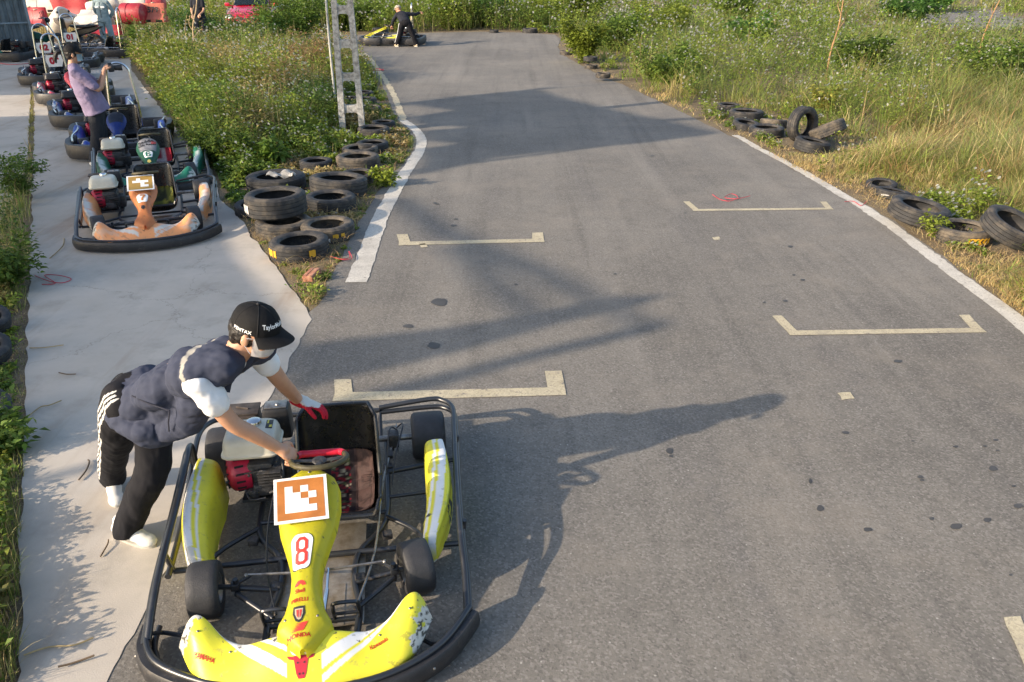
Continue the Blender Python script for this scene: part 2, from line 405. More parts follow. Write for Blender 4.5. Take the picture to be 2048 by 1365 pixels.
# oil spots and damp stains on the asphalt
m_oil = mat('oil_stain', (.055, .052, .048), rough=.6, var=.3)
spots = [(880, 606, 22, 9), (816, 655, 15, 5), (868, 694, 18, 8), (907, 453, 8, 3), (912, 440, 5, 2), (1032, 571, 5, 2), (1580, 495, 7, 2.5), (1455, 402, 5, 2), (1528, 607, 4, 2), (1570, 604, 6, 3), (1587, 552, 4, 2), (1605, 562, 6, 2.5), (1795, 725, 11, 4), (1338, 904, 9, 7), (1341, 915, 4, 3), (1690, 868, 9, 4), (1620, 965, 4, 7), (1640, 1020, 8, 8), (1735, 1062, 12, 6), (1910, 896, 7, 3), (1990, 883, 7, 3), (1985, 940, 11, 7), (1840, 957, 7, 4), (1843, 963, 5, 3), (2026, 975, 5, 3), (2036, 1015, 13, 6), (1912, 1056, 14, 8), (1973, 1043, 9, 6), (1862, 1040, 6, 4), (2020, 1153, 4, 3), (1968, 895, 5, 2), (1994, 904, 4, 2), (1825, 885, 4, 2), (1370, 428, 3, 1.5), (1230, 550, 4, 2), (875, 410, 6, 1.5), (870, 408, 5, 2), (1305, 313, 5, 1.5)]
for i, (x, y, rx, ry) in enumerate(spots):
    P = []
    for k in range(18):
        a = 2 * PI * k / 18; w = 1 + .35 * mnoise.noise(Vector((math.cos(a) * 1.4, math.sin(a) * 1.4, i * 3.1)))
        P.append(G(x + rx * .78 * w * math.cos(a), y + ry * .78 * w * math.sin(a)))
    sheet('oil_stain', P, .0095, m_oil, amp=0)
# ============================================================ MATERIALS FOR THINGS
m_tube = mat('black_tube', (.018, .02, .024), rough=.32, metal=.0, var=.3, spec=.7, dirt=(.16, .13, .10), dirt_amt=.12, dirt_scale=14)
m_steel = mat('bare_steel', (.30, .29, .27), rough=.38, metal=.8, var=.35, vscale=20, dirt=(.10, .07, .05), dirt_amt=.5, dirt_scale=18)
m_alu = mat('aluminium_tray', (.42, .38, .32), rough=.42, metal=.6, var=.3, vscale=8, dirt=(.22, .17, .11), dirt_amt=.8, dirt_scale=7)
m_bumper = mat('black_plastic', (.022, .022, .024), rough=.5, var=.35, vscale=9, dirt=(.12, .10, .08), dirt_amt=.25, dirt_scale=22, bump=.15, bscale=30)
m_slick = mat('slick_rubber', (.030, .030, .032), rough=.62, var=.3, vscale=14, bump=.25, bscale=160, dirt=(.14, .12, .10), dirt_amt=.15, dirt_scale=9)
m_eng = mat('engine_cast', (.065, .065, .068), rough=.55, metal=.5, var=.5, vscale=25, bump=.5, bscale=80, dirt=(.15, .12, .09), dirt_amt=.4, dirt_scale=20)
m_tank = mat('tank_cream', (.56, .53, .43), rough=.36, var=.10, vscale=9, dirt=(.20, .16, .10), dirt_amt=.12, dirt_scale=11)
m_redc = mat('starter_red', (.36, .008, .035), rough=.4, var=.35, vscale=14, dirt=(.08, .04, .04), dirt_amt=.3, dirt_scale=20)
m_redgrip = mat('red_grip', (.62, .012, .04), rough=.42, var=.12, vscale=20)
m_dark = mat('dark_void', (.008, .008, .009), rough=.8, var=0)
m_chrome = mat('chrome', (.62, .62, .62), rough=.18, metal=1., var=.1)
m_paint = mat('painted_fairing', (1, 1, 1), rough=.40, var=.10, vscale=5, attr=True, spec=.45, bump=.05, bscale=14, dirt=(.22, .19, .13), dirt_amt=.22, dirt_scale=26)
m_shell = mat('seat_shell', (.014, .015, .017), rough=.27, var=.3, spec=.6, dirt=(.09, .08, .07), dirt_amt=.1, dirt_scale=12)
m_cloth = mat('cushion_cloth', (1, 1, 1), rough=.75, var=.25, vscale=30, attr=True, bump=.2, bscale=60)
m_white = m_white
m_wht = mat('white_sticker', (.80, .79, .76), rough=.4, var=.05)
m_num = mat('sticker_red', (.62, .045, .03), rough=.45, var=.08)
m_ink = mat('sticker_black', (.02, .02, .02), rough=.5, var=0)
m_orange = mat('tag_orange', (.42, .155, .035), rough=.45, var=.22, vscale=12)
m_green = mat('sticker_green', (.01, .12, .07), rough=.5, var=0)
m_darkred = mat('sticker_crimson', (.42, .01, .03), rough=.5, var=0)

def interp(tab, x, k):
    return float(np.interp(x, tab[0], tab[k]))
def nv(x, y, z, s): return mnoise.fractal(Vector((x, y, z)) * s, 1.0, 2.0, 4)

NOSE = np.array([[0, .12, .25, .34, .41, .47, .505, .525],
                 [.25, .245, .205, .220, .278, .30, .27, .20],      # top
                 [-.17, -.17, -.165, -.125, -.05, -.02, -.04, -.09],  # rear edge
                 [-.350, -.348, -.335, -.308, -.268, -.215, -.160, -.115],
                 [.095, .095, .095, .095, .10, .11, .12, .15]])
def _soft(tab, s):
    xs = np.linspace(-tab[0][-1], tab[0][-1] * 1., 211); out = [xs[105:]]
    k = np.exp(-.5 * (np.arange(-24, 25) * (xs[1] - xs[0]) / s) ** 2); k /= k.sum()
    for row in tab[1:]:
        v = np.interp(np.abs(xs), tab[0], row); v = np.convolve(np.pad(v, 24, mode='reflect', reflect_type='odd'), k, 'valid'); out.append(v[105:])
    return np.array(out)
NOSE = _soft(NOSE, .026)
def nose_section(ax):
    zt, yr, yf, zb = [interp(NOSE, ax, k) for k in (1, 2, 3, 4)]
    c = [(yr + .012, zt - .07), (yr + .004, zt - .012), (yr - .02, zt), (yr * .52 + yf * .48, zt - .030), (yf + .02, zb * .5 + zt * .40), (yf, zb + .02), (yf + .03, zb), (yr - .02, zb + .01)]
    return smooth_path([(0, a, b) for a, b in c], 6, True)
def nose_z(x, y):
    sec = nose_section(min(abs(x), .52)); best = None
    for a, b in zip(sec, sec[1:]):
        if min(a.y, b.y) <= y <= max(a.y, b.y) and abs(a.y - b.y) > 1e-6:
            z = a.z + (b.z - a.z) * (y - a.y) / (b.y - a.y)
            best = z if best is None else max(best, z)
    return best if best is not None else .15
PAN = np.array([[-.275, -.25, -.22, -.17, -.145, -.11, -.08, -.02, .05, .10, .18, .25, .35, .45, .50, .53, .548],
                [.012, .05, .078, .118, .112, .088, .078, .066, .065, .074, .100, .124, .143, .140, .118, .08, .012],
                [.262, .272, .285, .305, .318, .335, .35, .375, .40, .42, .455, .48, .52, .56, .572, .572, .56]])
def pan_z(x, y):
    w = max(interp(PAN, y, 1), .02); q = min(1., abs(x) / w)
    return interp(PAN, y, 2) - .045 * q ** 3 - .006 * q * q
class Pal: pass
def paint_body(pal, part):
    def f(co):
        x, y, z = co; c = pal.base
        n = nv(x, y, z, 9)
        if part == 'nose':
            s = abs(x) - .02
            g = y + .34 - .42 * s - .9 * s * s
            w1 = abs(g - .035 + .0 * x) < .020 + .03 * s; w2 = abs(g + .012) < .010
            if x < 0: w1 = abs(g - .02) < .016 + .05 * s; w2 = abs(g - .085) < .010
            if (w1 or w2) and s > .05 and pal.stripes: c = pal.st
            tip = max(0, abs(x) - .40) * 9 + max(0, z - .25) * 4
            if n * .8 + tip > .62: c = (.58, .56, .50) if nv(x, y, z, 50) < .25 else (.07, .07, .06)
            if nv(x * .6, y, z, 21) > .50 and nv(x, y, z, 90) > -.1: c = tuple(v * .62 + .02 for v in c)
            if nv(x, y, z, 38) + tip * .6 > 1.12 or (nv(x * 2, y, z, 17) > .78 and nv(x, y, z, 60) > .0): c = (.05, .05, .045)
            if pal.worn and nv(x, y, z, 6) > .35: c = tuple(a * .6 + b * .4 for a, b in zip(c, (.45, .40, .34)))
        elif part == 'panel':
            if nv(x * .5, y * 3, z, 42) > .9: c = tuple(v * .6 for v in c)
            w = interp(PAN, y, 1); q = abs(x) / max(w, .02)
            if pal.panel2 and y > .22 and q < .82: c = pal.panel2
            if nv(x, y, z, 30) > .72 and q > .6: c = (.10, .10, .07)
            if nv(x, y, z, 34) > .95: c = tuple(v * .55 for v in c)
        else:
            t = (y - .4) / .65; q = (.675 - abs(x)) / .15; g = q - (.18 + .62 * max(0., 1 - t) ** 1.6) + (.16 if part == 'podL' else 0)
            if pal.stripes and (-.13 < g < .12 or .24 < g < .33): c = pal.st
            if part == 'podR' and n + (.35 if abs(t - .45) < .22 and z < .24 else -.2) > .5: c = (.05, .055, .05)
            if part == 'podL' and (t < .12) and n > .05: c = (.58, .56, .50)
            if nv(x, y, z, 45) > .9: c = tuple(v * .35 for v in c)
            if pal.worn and nv(x, y, z, 7) > .3: c = tuple(a * .55 + b * .45 for a, b in zip(c, (.4, .36, .3)))
        return c
    return f
def make_nose(pal, hi):
    nu = 230 if hi else 70; mb = MB()
    def ring(i):
        x = -.525 + 1.05 * i / (nu - 1); s = nose_section(abs(x))
        if hi: s = [p for a, b in zip(s, s[1:] + s[:1]) for p in (a, a.lerp(b, .25), a.lerp(b, .5), a.lerp(b, .75))]
        e = min(1., max(.12, (1 - (abs(x) / .525) ** 14) ** .5)); cy = sum(p.y for p in s) / len(s); cz = sum(p.z for p in s) / len(s)
        return [Vector((x, cy + (p.y - cy) * e, cz + (p.z - cz) * e)) for p in s]
    mb.loft([ring(i) for i in range(nu)])
    return mb
def make_panel(hi):
    mb = MB(); nu, nv_ = (130, 34) if hi else (46, 14)
    def f(u, v):
        y = .548 - u * .823; w = interp(PAN, y, 1); x = (v * 2 - 1) * w
        q = abs(v * 2 - 1)
        return Vector((x, y, pan_z(x, y) - (.03 if q > .985 else 0)))
    mb.grid(nu, nv_, f)
    bmesh.ops.solidify(mb.b, geom=mb.b.faces[:], thickness=.005)
    return mb
def make_pod(side, hi):
    mb = MB(); n = 190 if hi else 24
    T = np.array([[0, .04, .2, .45, .7, .93, 1.0],
                  [.075, .09, .12, .135, .135, .125, .12],   # width
                  [.19, .225, .25, .28, .305, .325, .32],   # top
                  [.075, .065, .06, .06, .06, .075, .09]])
    if side < 0: T[1] = [.10, .13, .155, .175, .19, .17, .15]
    rings = []
    for i in range(n):
        t = i / (n - 1); y = .37 + t * .72; w, zt, zb = [interp(T, t, k) for k in (1, 2, 3)]
        xo = .665 + .02 * math.sin(t * PI) - (.09 * (1 - t) ** 3)
        c = [(xo - w, zb + .02), (xo - w * .97, zb + (zt - zb) * .6), (xo - w * .82, zt - .012), (xo - w * .18, zt), (xo - .006, zt - .03), (xo + .004, (zt + zb) / 2), (xo - .015, zb), (xo - w + .02, zb - .0)]
        if side < 0: c = [(xo - w * .85 + .0, zb + .02), (xo - w * .80, zb + (zt - zb) * .55), (xo - w * .66, zt - .03), (xo - w * .18, zt), (xo - .006, zt - .02), (xo + .004, (zt + zb) / 2), (xo - .015, zb), (xo - w * .8, zb)]
        s = smooth_path([(side * a, y, b) for a, b in c], 9 if hi else 2, True)
        if t in (0, 1):
            cx = sum(p.x for p in s) / len(s); cz = sum(p.z for p in s) / len(s); s = [Vector((cx + (p.x - cx) * .93, y + (-.003 if t == 0 else .003), cz + (p.z - cz) * .95)) for p in s]
        rings.append(s)
    mb.loft(rings); return mb
def wheel(parent, c, r, w, steer=0, name='wheel', hi=True, rimside=1):
    e = bpy.data.objects.new(name, None); COL.objects.link(e); e.parent = parent; e.location = c; e.rotation_euler = (0, 0, steer)
    h = w / 2; n = 40 if hi else 16
    prof = [(r * .52, -h * .86), (r * .58, -h * .98), (r * .78, -h * 1.0), (r * .93, -h * .93), (r * .985, -h * .78), (r, -h * .4), (r * 1.003, 0), (r, h * .4), (r * .985, h * .78), (r * .93, h * .93), (r * .78, h), (r * .58, h * .98), (r * .52, h * .86)]
    mb = MB(); mb.lathe(prof, axis='x', n=n); mb.build('tyre', m_slick, e, angle=60)
    mb = MB(); rp = [(0, -h * .2), (r * .2, -h * .22), (r * .24, -h * .5), (r * .42, -h * .6), (r * .50, -h * .9), (r * .545, -h * .9), (r * .50, -h * .7), (r * .5, h * .7), (r * .545, h * .9), (r * .50, h * .9), (r * .42, h * .6), (r * .24, h * .5), (r * .2, h * .22), (0, h * .2)]
    mb.lathe(rp, axis='x', n=n)
    if hi:
        for k in range(3):
            a = k * 2 * PI / 3; mb.tube([(-h * .75, r * .16 * math.cos(a), r * .16 * math.sin(a)), (h * .75, r * .16 * math.cos(a), r * .16 * math.sin(a))], .007, n=6)
    mb.build('rim', m_steel, e); return e
SEATC = [(.60, .215), (.625, .225), (.66, .17), (.73, .115), (.84, .10), (.95, .115), (1.02, .17), (1.06, .27), (1.085, .40), (1.105, .53), (1.11, .575)]
def seat_surface(inset=0., nu=26, nvv=40, v0=0., v1=1., cx=.095, hw=.212, quilt=0.):
    path = smooth_path([(0, a, b) for a, b in SEATC], 5); n = len(path)
    def f(u, v):
        vv = v0 + (v1 - v0) * v; i = min(n - 2, int(vv * (n - 1))); fr = vv * (n - 1) - i
        p = path[i].lerp(path[i + 1], fr); t = (path[min(i + 2, n - 1)] - path[max(i - 1, 0)]).normalized()
        nn = Vector((0, -t.z, t.y))
        a = (u * 2 - 1) * PI / 2 * .999
        h = np.interp(vv, [0, .12, .35, .6, .8, .93, 1], [.01, .06, .13, .16, .13, .08, .015])
        w = hw * np.interp(vv, [0, .1, .5, .9, 1], [.86, .98, 1., .97, .80]) - inset
        s = math.copysign(abs(math.sin(a)) ** .62, a); lift = h * (1 - abs(math.cos(a)) ** .7)
        q = quilt * (abs(math.sin(u * PI * 5)) ** .6 * abs(math.sin(v * PI * 7)) ** .6) if quilt else 0
        return Vector((cx + s * w, p.y, p.z)) + nn * (lift + inset + q)
    return f, nu, nvv
def make_seat(root, hi, cushion=True, cush_paint=None):
    f, nu, nvv = seat_surface(nu=30 if hi else 14, nvv=44 if hi else 18)
    mb = MB(); mb.grid(nu, nvv, f); bmesh.ops.solidify(mb.b, geom=mb.b.faces[:], thickness=.008)
    se = mb.build('seat', m_shell, root, angle=50)
    rim = [f(0, v) for v in np.linspace(0, 1, 22)] + [f(u, 1) for u in np.linspace(.05, .95, 14)] + [f(1, v) for v in np.linspace(1, 0, 22)] + [f(u, 0) for u in np.linspace(.95, .05, 10)]
    mb = MB(); mb.tube(rim, .011, n=8, closed=True); mb.build('rim_roll', m_shell, se)
    if cushion:
        g, a, b = seat_surface(inset=.012, nu=90 if hi else 20, nvv=110 if hi else 20, v0=.16, v1=.74, hw=.195, quilt=.016)
        mb = MB(); mb.grid(a, b, lambda u, v: g(.08 + u * .84, v)); bmesh.ops.solidify(mb.b, geom=mb.b.faces[:], thickness=.012)
        mb.build('seat_cushion', m_cloth, root, angle=None, paint=cush_paint)
    return se
def cush8(co):
    x, y, z = co; n = nv(x, y, z, 26)
    if .04 < x < .14:
        v = mnoise.noise(Vector((x * 60, y * 60, z * 60 + 3)))
        if v > .22: return (.32, .012, .03)
        if v < -.34: return (.45, .42, .30)
        if n > .3: return (.09, .12, .05)
        return (.035, .018, .022)
    if x > .17: return (.115, .068, .062) if n > -.2 else (.07, .042, .04)
    return (.035, .024, .028)
def cush7(co):
    x, y, z = co; v = math.sin(x * 90 + 4 * nv(x, y, z, 8)) + math.sin(y * 60)
    return (.30, .30, .05) if v > .4 else ((.03, .04, .02) if v < -.3 else (.12, .15, .03))
def cush6(co):
    x, y, z = co
    if x < .02: return (.02, .03, .16)
    if x > .19: return (.42, .02, .05)
    return (.45, .45, .48) if nv(x, y, z, 10) > -.1 else (.25, .03, .05)

def make_engine(root, hi, dx=0., tank=None):
    e = root
    # crankcase with cooling fins
    mb = MB(); mb.box((-.315, 1.09, .20), (.17, .22, .2), bev=.012)
    mb.box((-.32, 1.0, .25), (.13, .09, .12), bev=.01)
    for k in range(5 if hi else 3): mb.box((-.27, 1.0, .21 + k * .018), (.12, .19, .005))
    if hi:
        mb.box((-.235, .955, .235), (.07, .05, .06), bev=.01); mb.box((-.37, .945, .14), (.06, .04, .05), bev=.008); mb.lathe([(0, -.02), (.03, -.02), (.034, 0), (.03, .02), (0, .02)], c=(-.30, .95, .20), axis='y', n=16)
        mb.tube([(-.21, 1.0, .30), (-.20, .93, .27), (-.23, .90, .19), (-.28, .92, .15)], .007, 6, sm=4); mb.tube([(-.41, .95, .16), (-.38, .90, .13), (-.30, .89, .14)], .006, 6, sm=4)
        mb.tube([(-.18, 1.15, .25), (-.15, 1.05, .17), (-.17, .9, .09)], .006, 6, sm=4); mb.box((-.21, 1.02, .13), (.03, .12, .05), bev=.004)
    mb.box((-.315, .955, .16), (.10, .05, .07), bev=.006)
    mb.tube([(-.25, .96, .14), (-.23, .93, .13), (-.23, .86, .12)], .008, n=6)
    mb.tube([(-.40, .94, .27), (-.30, .92, .29), (-.22, .95, .26)], .005, n=6)
    for q in ((-.36, .925, .15), (-.27, .925, .15), (-.38, .95, .25), (-.25, .965, .28)): mb.ball(q, .011, seg=8)
    mb.box((-.2, 1.1, .17), (.07, .16, .13), bev=.01)
    mb.box((-.315, 1.1, .085), (.24, .30, .02))
    en = mb.build('engine', m_eng, e); en.location = (dx, .01, .02)
    # red recoil starter
    mb = MB(); mb.lathe([(0, -.065), (.05, -.065), (.075, -.058), (.098, -.04), (.105, -.015), (.108, .03), (.108, .055), (0, .055)], axis='x', n=30 if hi else 14)
    M_ = Matrix.Translation((-.445, 1.035, .225)) @ Matrix.Rotation(R(14), 4, 'Z')
    mb.b.transform(M_); mb.mark(0)
    for k in range(12):
        a = k * 2 * PI / 12
        mb.box(M_ @ Vector((-.0625, .066 * math.cos(a), .066 * math.sin(a))), (.01, .008, .03), rot=(Matrix.Rotation(R(14), 3, 'Z') @ Matrix.Rotation(a + PI / 2, 3, 'X')))
    for k in range(16):
        a = k * 2 * PI / 16
        mb.box(M_ @ Vector((-.0, .1075 * math.cos(a), .1075 * math.sin(a))), (.045, .004, .011), rot=(Matrix.Rotation(R(14), 3, 'Z') @ Matrix.Rotation(a, 3, 'X')))
    mb.mark(1); mb.build('recoil_starter', [m_redc, m_dark], en)
    # cream fuel tank
    tk = MB()
    def rr(hw, hd, z, c=(-.36, 1.075), r=.045):
        P = []
        for sx, sy, a0 in ((1, 1, 0), (-1, 1, 90), (-1, -1, 180), (1, -1, 270)):
            for k in range(5):
                a = R(a0 + k * 22.5); P.append(Vector((c[0] + sx * (hw - r) + r * math.cos(a), c[1] + sy * (hd - r) + r * math.sin(a), z)))
        return P
    tk.loft([rr(.10, .09, .335), rr(.142, .128, .352), rr(.15, .136, .362), rr(.15, .136, .370), rr(.144, .13, .374), rr(.142, .128, .382), rr(.138, .122, .42), rr(.130, .113, .448), rr(.112, .095, .464), rr(.06, .05, .470)])
    t = tk.build('fuel_tank', tank or m_tank, en, angle=50)
    mb = MB(); mb.lathe([(0, .022), (.02, .022), (.036, .016), (.040, .004), (.040, -.006)], c=(-.345, 1.11, .475), n=24); mb.build('fuel_cap', m_chrome, t)
    if hi:
        mb = MB(); mb.box((-.265, 1.10, .4655), (.036, .085, .006), bev=.002); lb = mb.build('warning_label', m_ink, t)
        mb = MB(); mb.box((-.256, 1.075, .470), (.014, .02, .002)); mb.box((-.272, 1.12, .470), (.008, .03, .002)); mb.build('label_text', mat('label_yellow', (.6, .55, .08), var=.1), lb)
    # air cleaner and muffler
    mb = MB(); mb.box((-.255, 1.305, .37), (.16, .13, .19), bev=.018, taper=(.9, .85)); mb.build('air_cleaner', m_bumper, en)
    mb = MB(); mb.box((-.255, 1.305, .4675), (.12, .085, .006), bev=.002); mb.ball((-.245, 1.30, .472), (.014, .014, .008), seg=8); mb.build('cleaner_lid', m_steel, en)
    mb = MB(); mb.box((-.44, 1.34, .36), (.16, .16, .13), bev=.014); mb.box((-.44, 1.34, .43), (.175, .13, .012), bev=.003)
    mb.tube([(-.48, 1.36, .438), (-.41, 1.33, .438)], .006, n=6); mb.tube([(-.4, 1.42, .33), (-.36, 1.48, .3)], .018, n=8); mb.build('muffler', mat('muffler_rust', (.075, .06, .05), rough=.7, metal=.3, var=.5, vscale=20), en)
    return en

def kart(label, loc, rz, pal, hi=False, group='go karts', number=None, style='open', cushp=cush8, engine=True, edx=0., hoop=None, hoopnum=None, seat=True, wheels=True, panel=True):
    root = thing('go_kart', label, 'go kart', loc, rz, group)
    # ---- chassis
    mb = MB(); r = .016; n = 10 if hi else 6
    for s in (-1, 1):
        mb.tube(smooth_path([(s * .33, 1.52, .085), (s * .335, 1.1, .075), (s * .32, .72, .07), (s * .19, .50, .07), (s * .175, .30, .07), (s * .20, .12, .075), (s * .19, -.12, .09)], 5), r, n)
        mb.tube([(s * .18, .28, .08), (s * .36, .29, .11)], .014, n)
        mb.tube([(s * .18, .10, .08), (s * .36, .26, .10)], .013, n)
    mb.tube([(-.68, .46, .10), (-.2, .50, .075), (.2, .50, .075), (.70, .46, .10)], .015, n)
    mb.tube([(-.70, 1.16, .10), (-.34, 1.15, .085)], .015, n); mb.tube([(.34, 1.15, .085), (.73, 1.20, .10)], .015, n)
    mb.tube([(-.33, .80, .075), (.33, .80, .075)], .012, n); mb.tube([(.34, .92, .08), (.55, .92, .09)], .011, n)
    mb.tube([(-.34, 1.50, .09), (.34, 1.50, .09)], .015, n)
    mb.tube([(-.20, .05, .08), (.20, .05, .08)], .012, n); mb.tube([(-.19, -.12, .09), (.19, -.12, .09)], .014, n)
    for s in (-1, 1): mb.tube(smooth_path([(s * .33, .75, .08), (s * .46, .62, .09), (s * .52, .50, .11)], 4), .013, n)
    mb.build('chassis', m_tube, root)
    mb = MB(); mb.box((.02, .40, .052), (.40, .72, .006), bev=.001); mb.box((.02, .17, .056), (.22, .26, .004)); mb.build('floor_tray', m_alu, root)
    # ---- rear axle, brake
    mb = MB(); mb.tube([(-.62, 1.42, .14), (.62, 1.42, .14)], .019, 10)
    if hi:
        mb.lathe([(.02, -.003), (.085, -.003), (.085, .003), (.02, .003)], c=(.40, 1.42, .14), axis='x', n=28, closed=True)
        mb.lathe([(.02, -.004), (.075, -.004), (.085, 0), (.075, .004), (.02, .004)], c=(-.18, 1.42, .14), axis='x', n=28, closed=True)
    mb.build('rear_axle', m_steel, root)
    if hi:
        mb = MB(); mb.tube([(.19, .08, .12), (.27, .45, .11), (.31, 1.0, .11), (.37, 1.34, .14)], .006, 6, sm=4); mb.build('brake_rod', m_steel, root)
        mb = MB(); mb.tube([(-.16, .08, .12), (-.24, .4, .10), (-.27, .7, .12), (-.25, .92, .2)], .0045, 6, sm=4); mb.build('throttle_cable', m_tube, root)
        mb = MB(); mb.tube([(.055, .0, .17), (.06, .16, .16)], .011, 8); mb.tube([(.06, .16, .16), (.058, .30, .16)], .007, 8); mb.build('damper_rod', m_chrome, root)
        mb = MB(); mb.tube([(.40, 1.40, .22), (.44, 1.30, .30), (.39, 1.12, .22), (.36, 1.0, .10)], .004, 6, sm=5); mb.build('brake_hose', m_tube, root)
        for x, y in ((.34, 1.2), (-.34, 1.25), (.33, .6), (-.34, .65), (.2, .3), (-.19, .3), (.55, .485), (-.5, .48)):
            mb = MB(); mb.box((x, y, .082), (.05, .045, .035), rot=(0, 0, .4 * x), bev=.006); mb.build('clamp', m_eng, root)
        mb = MB(); mb.box((-.36, 1.44, .11), (.035, .09, .10), bev=.006); mb.build('axle_bearing', m_eng, root)
        mb = MB(); mb.box((.38, 1.36, .17), (.06, .07, .09), bev=.01); mb.box((.36, 1.44, .11), (.035, .09, .10), bev=.006)
        mb.box((.355, 1.31, .13), (.03, .16, .02)); mb.tube([(.40, 1.38, .22), (.36, 1.28, .28), (.33, 1.1, .10)], .004, 6, sm=6); mb.build('brake_caliper', m_eng, root)
    # ---- front axle parts, steering
    for s in (-1, 1):
        mb = MB(); mb.tube([(s * .36, .28, .07), (s * .36, .28, .17)], .013, 8); mb.tube([(s * .36, .28, .125), (s * .45, .285, .13)], .012, 8)
        mb.tube([(s * .36, .28, .14), (s * .30, .325, .145)], .009, 6); mb.box((s * .365, .28, .13), (.04, .04, .035), bev=.006); mb.build('spindle', m_tube, root)
    for s in (-1, 1):
        mb = MB(); mb.tube([(s * .32, .325, .15), (s * .02, .30, .15)], .0065, 6)
        for x in (.32, .02): mb.ball((s * x, .32 if abs(x) > .1 else .3, .15), .012, seg=8)
        mb.build('tie_rod', m_steel, root)
    mb = MB(); mb.tube([(.04, .55, .59), (.02, .28, .12)], .010, 8); mb.build('steering_column', m_steel, root)
    # pedals as hoops
    for s in (-1, 1):
        mb = MB(); mb.tube([(s * .15 - .055 * 1, .06, .06), (s * .15 - .055, .02, .19), (s * .15 - .035, .01, .215), (s * .15 + .035, .01, .215), (s * .15 + .055, .02, .19), (s * .15 + .055, .06, .06)], .0095, 8, sm=3)
        mb.tube([(s * .15 - .055, .035, .13), (s * .15 + .055, .035, .13)], .008, 6); mb.build('pedal', m_tube, root)
    # ---- steering wheel: D-shaped ring with a red grip on its flat
    W = Vector((.045, .555, .605)); tl = R(14)
    def wp(a):
        x, y = .128 * math.cos(a), .118 * math.sin(a); y = min(y, .083)
        return W + Vector((x, y * math.cos(tl), -y * math.sin(tl) * 1.0))
    ring = [wp(2 * PI * k / 40) for k in range(40)]
    mb = MB(); mb.tube(ring, .0135, 10 if hi else 6, closed=True); sw = mb.build('steering_wheel', mat('worn_grip', (.06, .05, .02), rough=.6, var=.5, vscale=30), root)
    mb = MB(); mb.tube([wp(R(a)) + Vector((0, 0, .001)) for a in range(28, 153, 6)], .0165, 12 if hi else 6); mb.build('wheel_grip', m_redgrip if hi else m_bumper, sw)
    mb = MB()
    for a in (R(0), R(180), R(270)): mb.tube([W + Vector((0, 0, -.012)), wp(a)], .010, 6, flat=(.4, 1.3))
    mb.ball(W + Vector((0, 0, -.008)), (.035, .035, .012), seg=10); mb.build('wheel_spoke', m_eng, sw)
    # ---- wheels
    if wheels:
        wheel(root, (.465, .285, .130), .130, .14, R(13) if hi else R(8), 'front_wheel', hi); wheel(root, (-.495, .275, .130), .130, .14, R(4) if hi else R(8), 'front_wheel', hi)
        wheel(root, (.585, 1.42, .142), .142, .20, 0, 'rear_wheel', hi); wheel(root, (-.585, 1.42, .142), .142, .20, 0, 'rear_wheel', hi)
    # ---- bumpers
    if style == 'open':
        fp = smooth_path([(-.715, .10, 0), (-.705, -.03, 0), (-.62, -.16, 0), (-.40, -.285, 0), (-.15, -.362, 0), (.1, -.385, 0), (.35, -.345, 0), (.57, -.22, 0), (.715, -.03, 0)], 6)
        mb = MB(); rings = []
        for i, p in enumerate(fp):
            t = frame_along(fp, i); nn = Vector((t.y, -t.x, 0)).normalized(); q = .008
            z0, z1 = .03, .125
            rings.append([p + nn * a + Vector((0, 0, z)) for a, z in ((-.014, z0), (.012, z0), (.018, z0 + q), (.024, .078), (.018, z1 - q), (.012, z1), (-.014, z1))])
        mb.loft(rings); fb = mb.build('front_bumper', m_bumper, root, angle=50)
        if hi:
            for i in (6, 18, 26, 40):
                mb = MB(); p = fp[i]; t = frame_along(fp, i); nn = Vector((t.y, -t.x, 0)).normalized(); mb.ball(p + nn * .022 + Vector((0, 0, .085)), .007, seg=8); mb.build('bolt', m_steel, fb)
        mb = MB(); up = [Vector((p.x * .968, p.y + .018, .132)) for p in fp]
        mb.tube(up, .015, n); mb.tube([Vector((p.x * .955, p.y + .055, .05)) for p in fp], .013, n)
        for i in (4, 20, 30, 42): mb.tube([up[i], Vector((up[i].x * .93, up[i].y + .05, .08)), Vector((up[i].x * .6, .0, .09))], .010, 6)
        mb.build('bumper_bar', m_tube, root)
        # right side and rear rails
        for dz, dx in ((.0, 0), (.055, -.012)):
            mb = MB(); mb.tube(smooth_path([(.69 + dx, -.02, .112 + dz * .2), (.70 + dx, .16, .145 + dz * .6), (.70 + dx, .34, .18 + dz), (.715 + dx, .75, .20 + dz), (.745 + dx, 1.25, .21 + dz), (.755 + dx, 1.50, .215 + dz), (.70 + dx, 1.60, .215 + dz), (.60, 1.625, .215 + dz), (.30, 1.63, .20 + dz * .6)], 5), .0155, n); mb.build('side_rail', m_tube, root)
        mb = MB()
        mb.tube([(.30, 1.63, .215), (-.45, 1.66, .215)], .0155, n)
        mb.tube([(.715, .46, .24), (.70, .46, .10)], .013, n); mb.tube([(.742, 1.20, .26), (.73, 1.20, .10)], .013, n)
        mb.build('rear_rail', m_tube, root)
        for x in (.3, -.3): mb = MB(); mb.tube([(x, 1.64, .21), (x, 1.5, .09)], .013, n); mb.build('rail_strut', m_tube, root)
        mb = MB()
        mb.tube(smooth_path([(-.695, -.01, .115), (-.70, .12, .15), (-.705, .3, .20), (-.715, .75, .26), (-.72, 1.05, .315), (-.725, 1.16, .32), (-.725, 1.21, .27), (-.72, 1.20, .15), (-.71, 1.17, .09)], 5), .0165, n); mb.build('side_rail', m_tube, root); mb = MB()
